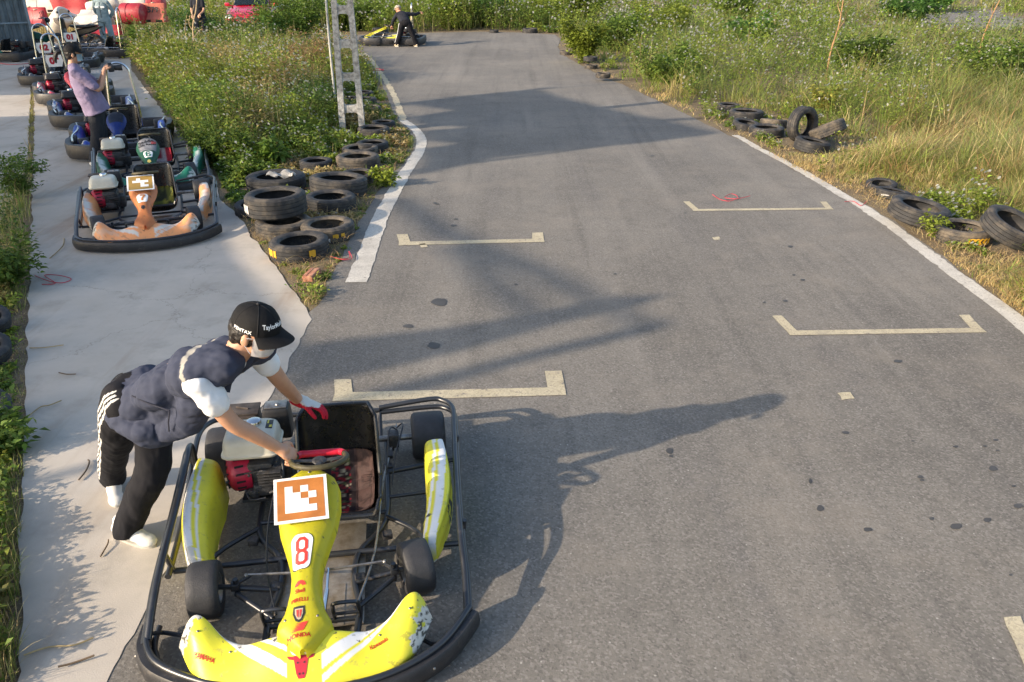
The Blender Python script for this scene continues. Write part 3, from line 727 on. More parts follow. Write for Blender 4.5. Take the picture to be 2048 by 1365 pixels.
        mb.tube(smooth_path([(-.68, .0, .13), (-.68, .12, .19), (-.68, .3, .25), (-.685, .75, .315), (-.69, 1.02, .365), (-.70, 1.12, .37), (-.70, 1.17, .33), (-.70, 1.17, .12)], 5), .0165, n); mb.build('side_rail', m_tube, root); mb = MB()
        mb.tube(smooth_path([(-.69, .4, .12), (-.70, .8, .15), (-.73, 1.25, .21), (-.74, 1.50, .23), (-.69, 1.62, .23), (-.60, 1.655, .22), (-.45, 1.66, .215)], 5), .0155, n)
        mb.tube([(-.71, .46, .24), (-.68, .46, .10)], .013, n)
        mb.build('side_rail', m_tube, root)
    else:
        # full surround of moulded plastic
        pp = [(-.68, .0), (-.60, -.18), (-.35, -.33), (0, -.38), (.35, -.33), (.60, -.18), (.68, .0), (.70, .35), (.64, .48), (.66, .95), (.72, 1.1), (.74, 1.5), (.66, 1.68), (.3, 1.74), (-.3, 1.74), (-.66, 1.68), (-.74, 1.5), (-.72, 1.1), (-.66, .95), (-.64, .48), (-.70, .35)]
        fp = smooth_path([(a, b, 0) for a, b in pp], 4, True); m_ = len(fp); mb = MB(); V = []
        for i, p in enumerate(fp):
            t = (fp[(i + 1) % m_] - fp[i - 1]).normalized(); nn = Vector((t.y, -t.x, 0))
            V.append([mb.b.verts.new(p + nn * a + Vector((0, 0, z))) for a, z in ((-.05, .06), (.03, .05), (.05, .10), (.05, .22), (.035, .255), (-.03, .26), (-.05, .24))])
        for i in range(m_):
            A, B = V[i], V[(i + 1) % m_]
            for k in range(7): mb.b.faces.new((A[k], A[(k + 1) % 7], B[(k + 1) % 7], B[k]))
        mb.mark(0)
        for sx, y0 in ((1, .22), (-1, .22), (1, .72), (-1, .72), (1, 1.3), (-1, 1.3)):
            mb.box((sx * .735, y0, .16), (.012, .20, .09), bev=.004)
        mb.mark(1); mb.build('surround_bumper', [m_bumper, m_dark], root, angle=50)
        for s in (-1, 1):
            mb = MB(); mb.tube(smooth_path([(s * .60, -.12, .29), (s * .64, .3, .30), (s * .60, .8, .30), (s * .66, 1.4, .30)], 4), .014, 6); mb.build('side_rail', m_chrome, root)
    # ---- bodywork
    mb = make_nose(pal, hi); nose = mb.build('nose_fairing', m_paint, root, paint=paint_body(pal, 'nose'), angle=60)
    if panel:
        mb = make_panel(hi); pan = mb.build('front_panel', m_paint, root, paint=paint_body(pal, 'panel'), angle=60)
    pr = make_pod(1, hi).build('side_pod', m_paint, root, paint=paint_body(pal, 'podR'), angle=60)
    pl = make_pod(-1, hi).build('side_pod', m_paint, root, paint=paint_body(pal, 'podL'), angle=60)
    if seat: make_seat(root, hi, cushp is not None, cushp)
    if engine: make_engine(root, hi, edx, m_bumper if style == 'surround' else None)
    if hoop:
        x0, y0, hh, ww = hoop
        P = [(x0 - ww, y0, .2), (x0 - ww, y0 + .03, .6)] + [(x0 - ww * .8 * math.cos(PI * k / 8), y0 + .05, hh - .16 + .16 * math.sin(PI * k / 8)) for k in range(9)] + [(x0 + ww, y0 + .03, .6), (x0 + ww, y0, .2)]
        mb = MB(); mb.tube(P, .018, 8, sm=2); hb = mb.build('roll_hoop', m_chrome, root)
        if hoopnum is not None:
            mb = MB(); mb.prism([(-.15, .10), (.15, .10), (.17, -.02), (.13, -.14), (-.13, -.14), (-.17, -.02)], .008, Matrix.Translation((x0, y0 + .085, .72)) @ Matrix.Rotation(R(90), 4, 'X') @ Matrix.Scale(.98, 4))
            nb = mb.build('number_board', m_wht, root, smooth=False)
            text('board_number', hoopnum, .18, Matrix.Translation((x0, y0 + .072, .70)) @ Matrix.Rotation(R(90), 4, 'X'), m_darkred, nb, bold=.012)
    return root, dict(nose=nose, pan=pan if panel else None, pr=pr, pl=pl)
# ============================================================ THE KARTS
Y = Pal(); Y.base = (.72, .665, .040); Y.st = (.74, .74, .72); Y.stripes = True; Y.worn = False; Y.panel2 = None
k8, P8 = kart('yellow go kart with number 8, pushed by the man in the navy vest', (-.875, 2.59, 0), R(8.5), Y, hi=True, number='8')
def poly_decal(name, polys, material, parent, surf, lift=.0022, res=.006):
    """thin sticker draped over a curved panel"""
    bm = bmesh.new()
    for poly in polys:
        P = np.array(poly); x0, y0 = P.min(0); x1, y1 = P.max(0)
        vs = [bm.verts.new((x, y, 0)) for x, y in poly]; bm.faces.new(vs)
    bmesh.ops.triangulate(bm, faces=bm.faces[:])
    for _ in range(3):
        ed = [e for e in bm.edges if e.calc_length() > res * 2]
        if not ed: break
        bmesh.ops.subdivide_edges(bm, edges=ed, cuts=1); bmesh.ops.triangulate(bm, faces=[f for f in bm.faces if len(f.verts) > 4])
    for v in bm.verts: v.co.z = surf(v.co.x, v.co.y) + lift
    me = bpy.data.meshes.new(name); bm.to_mesh(me); bm.free(); me.materials.append(material); return link(name, me, parent)
def rrect(cx, cy, hw, hh, r, ang=0, n=5, taper=1.):
    P = []
    for sx, sy, a0 in ((1, 1, 0), (-1, 1, 90), (-1, -1, 180), (1, -1, 270)):
        for k in range(n):
            a = R(a0 + k * 90 / (n - 1)); x = sx * (hw - r) + r * math.cos(a); y = sy * (hh - r) + r * math.sin(a)
            if y < 0: x *= taper
            P.append((cx + x * math.cos(ang) - y * math.sin(ang), cy + x * math.sin(ang) + y * math.cos(ang)))
    return P
def strip(path, w):
    P = [Vector((x, y, 0)) for x, y in path]; L, Q = [], []
    for i in range(len(P)):
        t = frame_along(P, i); n = Vector((-t.y, t.x, 0)); L.append(P[i] + n * w / 2); Q.append(P[i] - n * w / 2)
    return [[tuple(a[:2]) for a in (L[i], L[i + 1], Q[i + 1], Q[i])] for i in range(len(P) - 1)]
def seg_digit(ch, cx, cy, w, h, t):
    """squarish racing numerals drawn with strokes (x right, y up the panel)"""
    a, b = w / 2, h / 2; c = .28 * w
    def rr(y0, y1): return [(-a + c, y0), (-a, y0 + c), (-a, y1 - c), (-a + c, y1), (a - c, y1), (a, y1 - c), (a, y0 + c), (a - c, y0), (-a + c, y0), (-a, y0 + c)]
    paths = {'8': [rr(-b, 0.0), rr(0., b)], '6': [rr(-b, .02 * h), [(a, b * .55), (a - c, b), (-a + c, b), (-a, b - c), (-a, -.2 * h)]],
             '7': [[(-a, b), (a, b), (a, b - c * .6), (-a * .1, -b * .2), (-a * .2, -b)]]}[ch]
    out = []
    for p in paths:
        for q in strip([(cx + x, cy + y) for x, y in p], t): out.append(q)
    return out
poly_decal('number_plate', [rrect(-.018, .118, .050, .078, .03, taper=.8)], m_ink, P8['pan'], pan_z, .0015)
poly_decal('number_plate', [rrect(-.018, .118, .0475, .0755, .03, taper=.8)], m_wht, P8['pan'], pan_z, .0027)
poly_decal('number', seg_digit('8', -.018, .118, .040, .105, .0145), m_num, P8['pan'], pan_z, .0046)
# fiducial card on the fairing
def card(parent, c, ex, ey, half, cells, base_m, name='marker_card'):
    ex = Vector(ex).normalized(); ey = Vector(ey).normalized(); nn = ex.cross(ey).normalized()
    M_ = Matrix((( *ex, 0), (*ey, 0), (*nn, 0), (0, 0, 0, 1))).transposed(); M_ = Matrix.Translation(c) @ M_
    mb = MB(); mb.box((0, 0, 0), (2 * half, 2 * half, .003)); mb.b.transform(M_); cd = mb.build(name, m_wht, parent, smooth=False)
    mb = MB(); mb.box((0, 0, .0018), (1.76 * half, 1.76 * half, .0012)); mb.b.transform(M_); mb.build('marker_field', base_m, cd, smooth=False)
    mb = MB(); n_ = len(cells); s = 1.76 * half / n_
    for j, row in enumerate(cells):
        i = 0
        while i < len(row):
            if row[i] == '#':
                k = i
                while k < len(row) and row[k] == '#': k += 1
                mb.box(((i + k - n_) / 2 * s, ((n_ - 1) / 2 - j) * s, .0029), ((k - i) * s, s * .998, .0014))
                i = k
            else: i += 1
    mb.b.transform(M_); mb.build('marker_cells', m_wht, cd, smooth=False); return cd
card(P8['pan'], (-.028, .342, .540), (.992, .06, .0), (-.075, .93, .37), .118,
     ['......', '.#.#..', '.##.#.', '.###..', '.####.', '......'], m_orange)
# sponsor lettering and marks down the neck and on the nose
I4 = Matrix.Identity(4)
def T2(x, y, a=0): return Matrix.Translation((x, y, 0)) @ Matrix.Rotation(a, 4, 'Z')
text('lettering', 'Shell', .022, T2(-.018, -.052), m_num, P8['pan'], pan_z, bold=.0006)
text('lettering', 'PIRELLI', .020, T2(-.018, -.088), m_num, P8['pan'], pan_z, sx=1.15, bold=.0006)
text('lettering', 'HONDA', .021, T2(-.018, -.222), m_num, P8['pan'], pan_z, sx=1.25, bold=.0006)
fan = []
for k in range(9):
    a = R(15 + k * 150 / 8); c, s = math.cos(a), math.sin(a)
    fan.append([(-.018 + c * .008 - s * .002, -.032 + s * .008 + c * .002), (-.018 + c * .008 + s * .002, -.032 + s * .008 - c * .002), (-.018 + c * .024 + s * .0035, -.032 + s * .024 - c * .0035), (-.018 + c * .024 - s * .0035, -.032 + s * .024 + c * .0035)])
poly_decal('shell_emblem', fan, m_num, P8['pan'], pan_z, .0024, res=.01)
poly_decal('crest', [[(-.042, -.112), (.004, -.112), (.006, -.140), (-.006, -.166), (-.018, -.172), (-.032, -.166), (-.044, -.140)]], m_ink, P8['pan'], pan_z, .0020)
poly_decal('crest_field', [[(-.036, -.122), (-.002, -.122), (-.003, -.142), (-.010, -.160), (-.018, -.164), (-.026, -.160), (-.035, -.142)]], mat('crest_cream', (.42, .36, .26), var=.1), P8['pan'], pan_z, .0040)
poly_decal('crest_mark', [[(-.030, -.128), (-.020, -.128), (-.021, -.158), (-.027, -.150)], [(-.016, -.128), (-.007, -.128), (-.010, -.150), (-.016, -.158)]], m_num, P8['pan'], pan_z, .0058)
wing = []
for k in range(6):
    y0 = -.205 + k * .0055; x0 = -.05 + k * .004; x1 = .012 - (5 - k) * .001 + k * .002
    wing.append([(x0, y0 - .001), (x1 - .012, y0), (x1, y0 + .008), (x0 + .016, y0 + .0032)])
poly_decal('wing_emblem', wing, m_num, P8['pan'], pan_z, .0022)
# bull head on the nose: horns, ears, face
bh = lambda L: [(-.012 + x, -.262 - .012 + y) for x, y in L]
poly_decal('bull_emblem', [bh([(-.030, .012), (.030, .012), (.026, -.010), (.020, -.036), (.012, -.050), (-.012, -.050), (-.020, -.036), (-.026, -.010)]),
                           bh([(-.030, .010), (-.056, .014), (-.048, .004), (-.028, .000)]), bh([(.030, .010), (.056, .014), (.048, .004), (.028, .0)])], m_darkred, P8['nose'], nose_z, .0030)
poly_decal('bull_horn', [bh([(-.020, .012), (-.034, .016), (-.044, .030), (-.036, .024), (-.024, .021), (-.012, .018)]), bh([(.020, .012), (.034, .016), (.044, .030), (.036, .024), (.024, .021), (.012, .018)])], m_wht, P8['nose'], nose_z, .0042)
poly_decal('bull_face', [bh([(-.016, -.006), (-.006, -.010), (-.016, -.012)]), bh([(.016, -.006), (.006, -.010), (.016, -.012)]), bh([(-.010, -.036), (-.004, -.036), (-.004, -.041), (-.010, -.041)]), bh([(.010, -.036), (.004, -.036), (.004, -.041), (.010, -.041)])], m_ink, P8['nose'], nose_z, .0050)
for x, y, sf, pr_ in ((-.30, -.19, nose_z, 'nose'), (.30, -.19, nose_z, 'nose'), (-.43, -.12, nose_z, 'nose'), (.43, -.12, nose_z, 'nose'), (-.075, -.15, pan_z, 'pan'), (.055, -.15, pan_z, 'pan'), (0., .50, pan_z, 'pan')):
    mb = MB(); mb.ball((x, y, sf(x, y) + .001), (.006, .006, .004), seg=8); mb.build('bolt', m_steel, P8[pr_])
text('lettering', 'Kawasaki', .021, T2(.295, -.222, R(22)), m_num, P8['nose'], nose_z, bold=.0005, lift=.003)
text('lettering', 'YAMAHA', .022, T2(-.40, -.205, R(-20)), m_num, P8['nose'], nose_z, bold=.0006, lift=.003)

O = Pal(); O.base = (.74, .31, .12); O.st = (.58, .55, .50); O.stripes = True; O.worn = True; O.panel2 = (.62, .26, .10)
k7, P7 = kart('orange and white go kart with number 7 parked at the front of the left row', (-3.85, 8.10, 0), R(21), O, edx=-.09, cushp=cush7)
Gn = Pal(); Gn.base = (.012, .14, .085); Gn.st = (.50, .56, .54); Gn.stripes = True; Gn.worn = False; Gn.panel2 = (.42, .42, .44)
k6, P6 = kart('green and white go kart with number 6 parked right behind the orange kart', (-4.63, 10.16, 0), R(23), Gn, edx=-.09, cushp=cush6)
for Pk, d, m1 in ((P7, '7', m_orange), (P6, '6', m_green)):
    poly_decal('number_plate', [rrect(-.005, .14, .058, .062, .03, taper=.8)], m_wht, Pk['pan'], pan_z, .003)
    poly_decal('number', seg_digit(d, -.005, .14, .046, .082, .019), m1, Pk['pan'], pan_z, .006)
card(P7['pan'], (-.01, .36, .548), (1, 0, 0), (0, .93, .37), .135, ['......', '..#...', '.####.', '...#..', '...##.', '......'], mat('tag_ochre', (.36, .22, .05), var=.2))
text('lettering', 'Saddle', .075, T2(-.01, .41, R(14)), m_ink, P6['pan'], pan_z, lift=.004, bold=.001)
text('lettering', 'Gib Racer', .055, T2(.0, .345, R(8)), m_ink, P6['pan'], pan_z, lift=.004, bold=.001)
poly_decal('flag_streak', [[(.05, .40), (.11, .42), (.11, .405), (.05, .385)], [(.05, .375), (.11, .395), (.11, .38), (.05, .36)]], m_num, P6['pan'], pan_z, .004)
poly_decal('small_crest', [[(-.02, .02), (.01, .02), (.02, -.02), (-.005, -.05), (-.03, -.02)]], mat('crest_gold', (.5, .4, .1)), P6['pan'], pan_z, .004)
poly_decal('small_crest', [[(-.02, .02), (.01, .02), (.015, -.02), (-.005, -.05), (-.025, -.02)]], m_ink, P7['pan'], pan_z, .004)

def pal(b, s, st=True, p2=None):
    q = Pal(); q.base = b; q.st = s; q.stripes = st; q.worn = False; q.panel2 = p2; return q
LK = dict(style='surround', cushp=None)
kart('blue go kart with black surround bumper and tall chrome hoop beside the purple shirt', (-5.92, 12.1, 0), R(22), pal((.015, .05, .30), (.01, .02, .06), False, (.02, .03, .06)), hoop=(.1, 1.3, 1.2, .21), **LK)
kart('silver and dark blue go kart parked between the blue kart and the pink kart', (-7.4, 14.5, 0), R(27), pal((.06, .10, .28), (.5, .52, .56)), **LK)
kart('pink and red go kart carrying the white board with number 09', (-8.95, 16.9, 0), R(28), pal((.45, .07, .10), (.55, .5, .5)), hoop=(-.25, 1.3, 1.25, .2), hoopnum='09', **LK)
kart('dark grey go kart carrying the white board with number 02', (-10.75, 19.5, 0), R(26), pal((.05, .055, .06), (.1, .1, .11)), hoop=(-.12, 1.3, 1.25, .2), hoopnum='02', **LK)
kart('dark go kart carrying the white board with number 01', (-11.75, 22.2, 0), R(22), pal((.05, .055, .06), (.1, .1, .11)), hoop=(.05, 1.3, 1.3, .2), hoopnum='01', **LK)
kart('black go kart with chrome hoop parked sideways in front of the person in pale overalls', (-13.0, 25.2, 0), R(-82), pal((.03, .03, .035), (.4, .4, .42)), hoop=(.1, 1.35, 1.35, .2), **LK)
kart('green go kart parked sideways against the corrugated shed', (-15.6, 24.4, 0), R(-86), pal((.01, .25, .17), (.02, .03, .03), False), **LK)
kart('small yellow and black go kart on the far bend, held by someone', (-4.75, 28.9, 0), R(-93), pal((.62, .58, .02), (.5, .5, .5)), hoop=(.0, 1.35, 1.3, .14), **LK)
# ============================================================ TYRES
def tyre_mat(name, dirt_amt, dirt, s):
    return mat(name, (.024, .024, .025), rough=.72, var=.35, vscale=9, bump=.3, bscale=90, dirt=dirt, dirt_amt=dirt_amt, dirt_scale=s)
m_ty = [tyre_mat('tyre_rubber', .55, (.12, .10, .075), 7), tyre_mat('tyre_dusty', .85, (.155, .125, .088), 6), tyre_mat('tyre_dark', .4, (.09, .078, .06), 9)]
m_inner = mat('tyre_inside', (.018, .018, .018), rough=.85, var=.3)
def tyre_mesh(r=.295, w=.19, ri=.185, m=None, seed=0, name='tyre'):
    h = w / 2; t = .012
    prof = [(ri, -h * .72), (ri + .012, -h * .92), (ri + .03, -h * 1.0), (r * .86, -h * 1.04), (r * .93, -h * .97), (r * .965, -h * .84)]
    kinds = ['i'] * 3 + ['s'] * 2 + ['b']
    for a, b in ((-.80, -.46), (-.40, -.04), (.04, .40), (.46, .80)):
        prof += [(r - .009, h * a - .003), (r, h * a), (r, h * b), (r - .009, h * b + .003)]; kinds += ['g', 'o' if a < -.5 else 'm', 'm' if a < -.5 else ('o' if b > .5 else 'm'), 'g']
    prof += [(r * .965, h * .84), (r * .93, h * .97), (r * .86, h * 1.04), (ri + .03, h * 1.0), (ri + .012, h * .92), (ri, h * .72)]
    kinds += ['b', 's', 's', 'i', 'i', 'i']
    prof += [(ri + .01, h * .66), (ri + .03, h * .80), (r * .86, h * .86), (r - .03, h * .7), (r - .022, 0), (r - .03, -h * .7), (r * .86, -h * .86), (ri + .03, -h * .80), (ri + .01, -h * .66)]
    kinds += ['v'] * 9; nseg = 84; ph = seed * 1.7
    def wob(k, j):
        a = 2 * PI * k / nseg; e = .006 * math.sin(2 * a + ph) + .003 * math.sin(3 * a + ph * 2)
        if kinds[j] in 'ob' and k % 3 == 0: e -= .007
        if kinds[j] == 's' and k % 3 == 0: e -= .002
        return e
    mb = MB(); mb.lathe(prof, n=nseg, closed=True, wob=wob)
    return mb.mesh(name, m, angle=42)
TYM = [tyre_mesh(m=m_ty[0], seed=1), tyre_mesh(m=m_ty[1], seed=2), tyre_mesh(m=m_ty[2], seed=3), tyre_mesh(r=.30, w=.22, ri=.20, m=m_ty[0], seed=4), tyre_mesh(r=.29, w=.165, ri=.185, m=m_ty[1], seed=5)]
TL = 'tyres along the left edge of the track'; TR_ = 'tyres along the right edge of the track'
def tyre(px, py, wpx, label, k=0, z=None, tilt=(0, 0), loc=None, rot=None, group=None, sc=None):
    me = TYM[k]; r0 = .295
    if loc is None:
        zz = .095 if z is None else z
        p = G(px, py, zz); d = p.y * CP + (CAMH - zz) * SP; s = wpx / F * d / 2 / r0
        if sc is None: sc = min(1.25, max(.62, s))
    else: p = Vector(loc); sc = sc or 1.
    o = bpy.data.objects.new('tyre', me); COL.objects.link(o); o.location = p
    if z is None and loc is None: o.location.z = .095 * sc
    sq = random.uniform(.74, .92) if group == TR_ and rot is None else random.uniform(.86, 1.06)
    if z is None and loc is None: o.location.z = .095 * sc * sq - .008
    o.scale = (sc, sc * random.uniform(.94, 1.03), sc * sq); o.rotation_euler = rot if rot else (Matrix.Rotation(R(tilt[0]), 3, 'X') @ Matrix.Rotation(R(tilt[1]), 3, 'Y') @ Matrix.Rotation(random.uniform(0, 6.28), 3, 'Z')).to_euler()
    return tag(o, label, 'tyre', group)
near = tyre(599, 492, 118, 'dark tyre with orange paint marks lying nearest the brick', 0, group=TL)
tan = tyre(655, 456, 108, 'pale dusty tyre lying just behind the one with orange marks', 1, group=TL)
low = tyre(567, 450, 110, 'lower tyre of the stack of two by the concrete edge', 1, group=TL)
top = tyre(552, 406, 118, 'top tyre of the stack of two, white letters on its side', 3, z=.30, group=TL)
tyre(504, 412, 70, 'dark tyre half hidden behind the stack of two', 2, group=TL, tilt=(4, 5))
tyre(661, 402, 100, 'dark tyre touching the stack, right of its top tyre', 0, group=TL)
tyre(678, 372, 112, 'wide worn tyre behind the one touching the stack', 0, group=TL, tilt=(-3, 3))
tyre(553, 365, 112, 'tyre overgrown with weeds and holding a white bag', 2, group=TL)
tyre(716, 350, 76, 'thin grey tyre beside the small leafy weed', 4, group=TL)
tyre(632, 327, 66, 'dark tyre sunk in the grass left of the row', 2, group=TL)
tyre(716, 323, 86, 'tyre with pale dry streaks round its inner rim', 1, group=TL)
tyre(720, 300, 76, 'grey tyre just behind the one with pale streaks', 4, group=TL)
tyre(745, 291, 64, 'small dark tyre at the right of the row near the pole', 2, group=TL)
tyre(747, 264, 64, 'dark tyre beside the foot of the lattice pole', 3, group=TL)
tyre(767, 246, 46, 'small tyre beside white flowers behind the pole foot', 2, group=TL)
for i, (x, y, w, l) in enumerate([(738, 218, 50, 'worn brown tyre seen right of the lowest pole rung'), (730, 201, 46, 'tyre seen right of the second lowest pole rung'), (727, 185, 40, 'flat tyre near the curve of the white line'), (724, 171, 36, 'farthest tyre of the row behind the lattice pole'), (700, 196, 36, 'dark tyre seen between the legs of the lattice pole')]):
    tyre(x, y, w, l, [1, 0, 0, 2, 2][i], group=TL)
# right-hand row
tyre(1457, 211, 46, 'small tyre at the far end of the right cluster, grass behind', 0, group=TR_)
tyre(1492, 228, 66, 'round tyre with grass growing through it', 0, group=TR_)
tyre(1492, 247, 54, 'half buried tyre in front of the grass filled one', 2, group=TR_, tilt=(5, 6))
tyre(1548, 243, 56, 'flattened tyre lying behind the upright one', 1, group=TR_, tilt=(-8, 4))
tyre(1533, 260, 68, 'dark tyre lying against the upright tyre', 0, group=TR_)
p = G(1600, 285); tyre(0, 0, 0, 'tyre standing upright on its tread in the right cluster', 0, loc=(p.x, p.y, .285), rot=(R(86), R(6), R(32)), sc=1.0, group=TR_)
p = G(1622, 302); tyre(0, 0, 0, 'tyre under the tilted one beside the upright tyre', 2, loc=(p.x, p.y, .08), rot=(R(8), R(4), 1), sc=.95, group=TR_)
p = G(1650, 292); tyre(0, 0, 0, 'brown tyre tilted over another beside the upright tyre', 1, loc=(p.x, p.y, .25), rot=(R(-14), R(24), 2), sc=.98, group=TR_)
tyre(1762, 372, 60, 'buried tyre of which only the far rim shows', 2, group=TR_, z=.04, tilt=(6, -4))
tyre(1784, 388, 70, 'buried tyre next to the white strip of litter', 2, group=TR_, z=.03, tilt=(-4, 8))
tyre(1838, 424, 112, 'worn tyre of three beside the weed at the line', 0, group=TR_, tilt=(7, 8), z=.15)
ry = tyre(1926, 462, 112, 'middle tyre of the near three with yellow chevron tape', 1, group=TR_)
tyre(2022, 455, 110, 'tilted tyre cut by the right picture edge', 3, group=TR_, z=.24, tilt=(20, 15))
# far ones
FR_ = 'far tyres around the bend'
for x, y, w, l, k, z in [(1206, 151, 26, 'narrow tyre at the foot of the white flowered bank', 1, .13), (1182, 130, 27, 'lower tyre of the two stacked by the protruding bush', 1, None), (1181, 118, 22, 'upper tyre of the two stacked by the protruding bush', 0, .3),
                      (1132, 103, 26, 'tyre peeping out left of the protruding bush', 1, None), (1060, 61, 30, 'widest tyre on the grass beyond the bend', 0, None), (1101, 60, 18, 'small tyre right of the widest one beyond the bend', 1, None), (988, 61, 18, 'small dark tyre left of the widest one beyond the bend', 2, None),
                      (761, 62, 32, 'upper tyre behind the far yellow kart', 1, .35), (748, 74, 30, 'lower tyre behind the far yellow kart', 0, None)]:
    tyre(x, y, w, l, k, z=z, group=FR_)
FT = 'tyres beside the far stretch of track'
for x, y, w, l in [(1697, 55, 32, 'long dark tyre in the grass left of the far track'), (1727, 56, 16, 'small tyre in the grass left of the far track'), (1845, 62, 26, 'tyre at the left corner of the far track'), (2002, 62, 30, 'left tyre of two at the right end of the far track'), (2036, 60, 26, 'right tyre of two at the right end of the far track')]:
    tyre(x, y, w, l, 1, group=FT)
LS = 'tyres in the weeds at the left picture edge'
for x, y, w, l in [(-30, 640, 66, 'uppermost dark tyre in the weeds at the left edge'), (-34, 700, 66, 'middle dark tyre in the weeds at the left edge'), (-40, 820, 80, 'lowest dark tyre in the weeds at the left edge')]:
    tyre(x, y, w, l, 2, group=LS, tilt=(8, 15), z=.12)
# painted marks on the tyre walls
m_yel = mat('marker_yellow', (.62, .34, .02), rough=.6, var=.2, vscale=20)
def band_marks(o, name, marks, z0, z1, r, material):
    """paint patches that follow the tread of a lying tyre; angles in world degrees"""
    rz = o.rotation_euler.z
    for a0, a1 in marks:
        mb = MB(); k = max(2, int((a1 - a0) / 4)); v = []
        for i in range(k + 1):
            a = R(a0 + (a1 - a0) * i / k) - rz; v.append((r * math.cos(a), r * math.sin(a), z0 + .012 * math.sin(i * 2.1))); v.append((r * math.cos(a), r * math.sin(a), z1 + .008 * math.sin(i * 3.3)))
        mb.faces(v, [(2 * i, 2 * i + 2, 2 * i + 3, 2 * i + 1) for i in range(k)]); mb.build(name, material, o)
band_marks(near, 'paint_mark', [(206, 226), (229, 236)], -.03, .045, .304, m_yel); band_marks(near, 'paint_mark', [(303, 316)], -.02, .05, .304, m_yel)
band_marks(tan, 'paint_mark', [(262, 268), (272, 276), (280, 286)], -.05, -.01, .304, m_wht); band_marks(tan, 'paint_mark', [(292, 304), (310, 318)], -.01, .035, .304, m_yel)
band_marks(top, 'paint_letters', [(196, 201), (204, 210), (213, 217), (220, 226)], -.055, .03, .309, m_wht)
band_marks(ry, 'chevron_tape', [(254, 296)], -.035, .035, .304, m_yel)
rz = ry.rotation_euler.z; mb = MB()
for k in range(4):
    a0 = 257 + k * 9.5
    for a, b, zz in ((a0, a0 + 4, 0.0),):
        q = [(.307 * math.cos(R(t) - rz), .307 * math.sin(R(t) - rz), z_) for t, z_ in ((a0 + 3, -.026), (a0, 0), (a0 + 3, .026), (a0 + 6, .026), (a0 + 3, 0), (a0 + 6, -.026))]
        mb.faces(q, [(0, 1, 4, 5), (1, 2, 3, 4)])
mb.build('tape_chevrons', m_ink, ry)

# ============================================================ LATTICE POLE, PIPE, LAMP POLE, SHED
m_pole = mat('whitewashed_concrete', (.46, .45, .42), rough=.85, var=.25, vscale=7, bump=.6, bscale=25, dirt=(.14, .13, .12), dirt_amt=.8, dirt_scale=16)
pb = G(706, 268); lp = thing('lattice_pole', 'grey concrete lattice utility pole with rectangular openings in the weeds', 'utility pole', pb, R(8), rot=(R(1.2), R(.3), R(6)))
HP = 6.6
for s in (-1, 1):
    mb = MB(); rings = []
    for i in range(45):
        z = -.1 + i * HP / 44; xo = s * (.165 - .018 * z); w = .052 - .0025 * z; d = .062 - .003 * z
        j = [mnoise.noise(Vector((z * 6, s * 3 + q, 0))) * .005 for q in range(4)]
        rings.append([Vector((xo + a * w * .95 + j[q], b * d, z)) for q, (a, b) in enumerate(((-1, -1), (1, -1), (1, 1), (-1, 1)))])
    mb.loft(rings); mb.build('post', m_pole, lp, smooth=False)
for k in range(12):
    z = .42 + k * .515; xo = .165 - .018 * z - .045
    if z > HP - .3: break
    mb = MB(); w = xo - .0
    # arch-cornered rung
    mb.prism([(-w, -.09), (-w + .03, -.06), (w - .03, -.06), (w, -.09), (w, .09), (w - .03, .06), (-w + .03, .06), (-w, .09)], .085, Matrix.Translation((0, .0425, z)) @ Matrix.Rotation(R(90), 4, 'X')); mb.build('rung', m_pole, lp, smooth=False)
pp0 = G(672, 215); mb = MB(); pv = mat('pale_pipe', (.50, .49, .45), rough=.5, var=.25, dirt=(.2, .17, .13), dirt_amt=.6, dirt_scale=8)
mb.tube([(pp0.x, pp0.y, 0), (pp0.x - .01, pp0.y, 1.2), (pp0.x + .02, pp0.y - .05, 2.4), (pp0.x + .10, pp0.y - .15, 5.2)], .022, 10, sm=5)
tag(mb.build('standing_pipe', pv), 'thin pale pipe standing left of the lattice pole', 'pipe')
wp_ = G(736, 38); wpole = thing('lamp_pole', 'smooth white metal pole rising from the bushes left of the far kart', 'pole', wp_)
mb = MB(); mb.tube([(0, 0, 0), (0, 0, 3), (-.0, 0, 6)], [.10, .09, .07], 14); mb.build('shaft', mat('white_metal', (.62, .63, .64), rough=.4, var=.1), wpole)
mb = MB(); mb.lathe([(0, -.02), (.17, -.02), (.17, .05), (.12, .07), (.10, .12)], n=14); mb.build('base_flange', MATS['white_metal'], wpole)
# corrugated shed, only its right end in view
sx = G(62, 116); shed = thing('corrugated_shed', 'blue grey corrugated metal shed with ribbed wall at the upper left', 'shed', (sx.x, sx.y + .3, 0), R(33))
m_cor = mat('corrugated_steel', (.20, .25, .29), rough=.5, metal=.25, var=.25, vscale=3, dirt=(.20, .15, .10), dirt_amt=.3, dirt_scale=4)
mb = MB(); P = []; x = 0.
while x > -7:
    for dx, dy in ((0, 0), (-.05, 0), (-.065, .035), (-.135, .035), (-.15, 0)):
        P.append((x + dx, dy))
    x -= .2
HS = 1.95
P = [(-7.2, 0)] + P[::-1] if False else P
vs = [(a, b, 0) for a, b in P] + [(a, b, HS) for a, b in P]; n = len(P)
mb.faces(vs, [(i, i + 1, n + i + 1, n + i) for i in range(n - 1)]); bmesh.ops.solidify(mb.b, geom=mb.b.faces[:], thickness=.004); mb.build('front_wall', m_cor, shed, smooth=False)
for z in (.95, 1.62):
    mb = MB(); mb.box((-3.5, -.02, z), (7, .03, .05), bev=.005); mb.build('wall_rail', m_cor, shed)
mb = MB(); mb.box((.03, .0, HS / 2), (.07, .09, HS), bev=.005); mb.build('corner_trim', m_cor, shed)
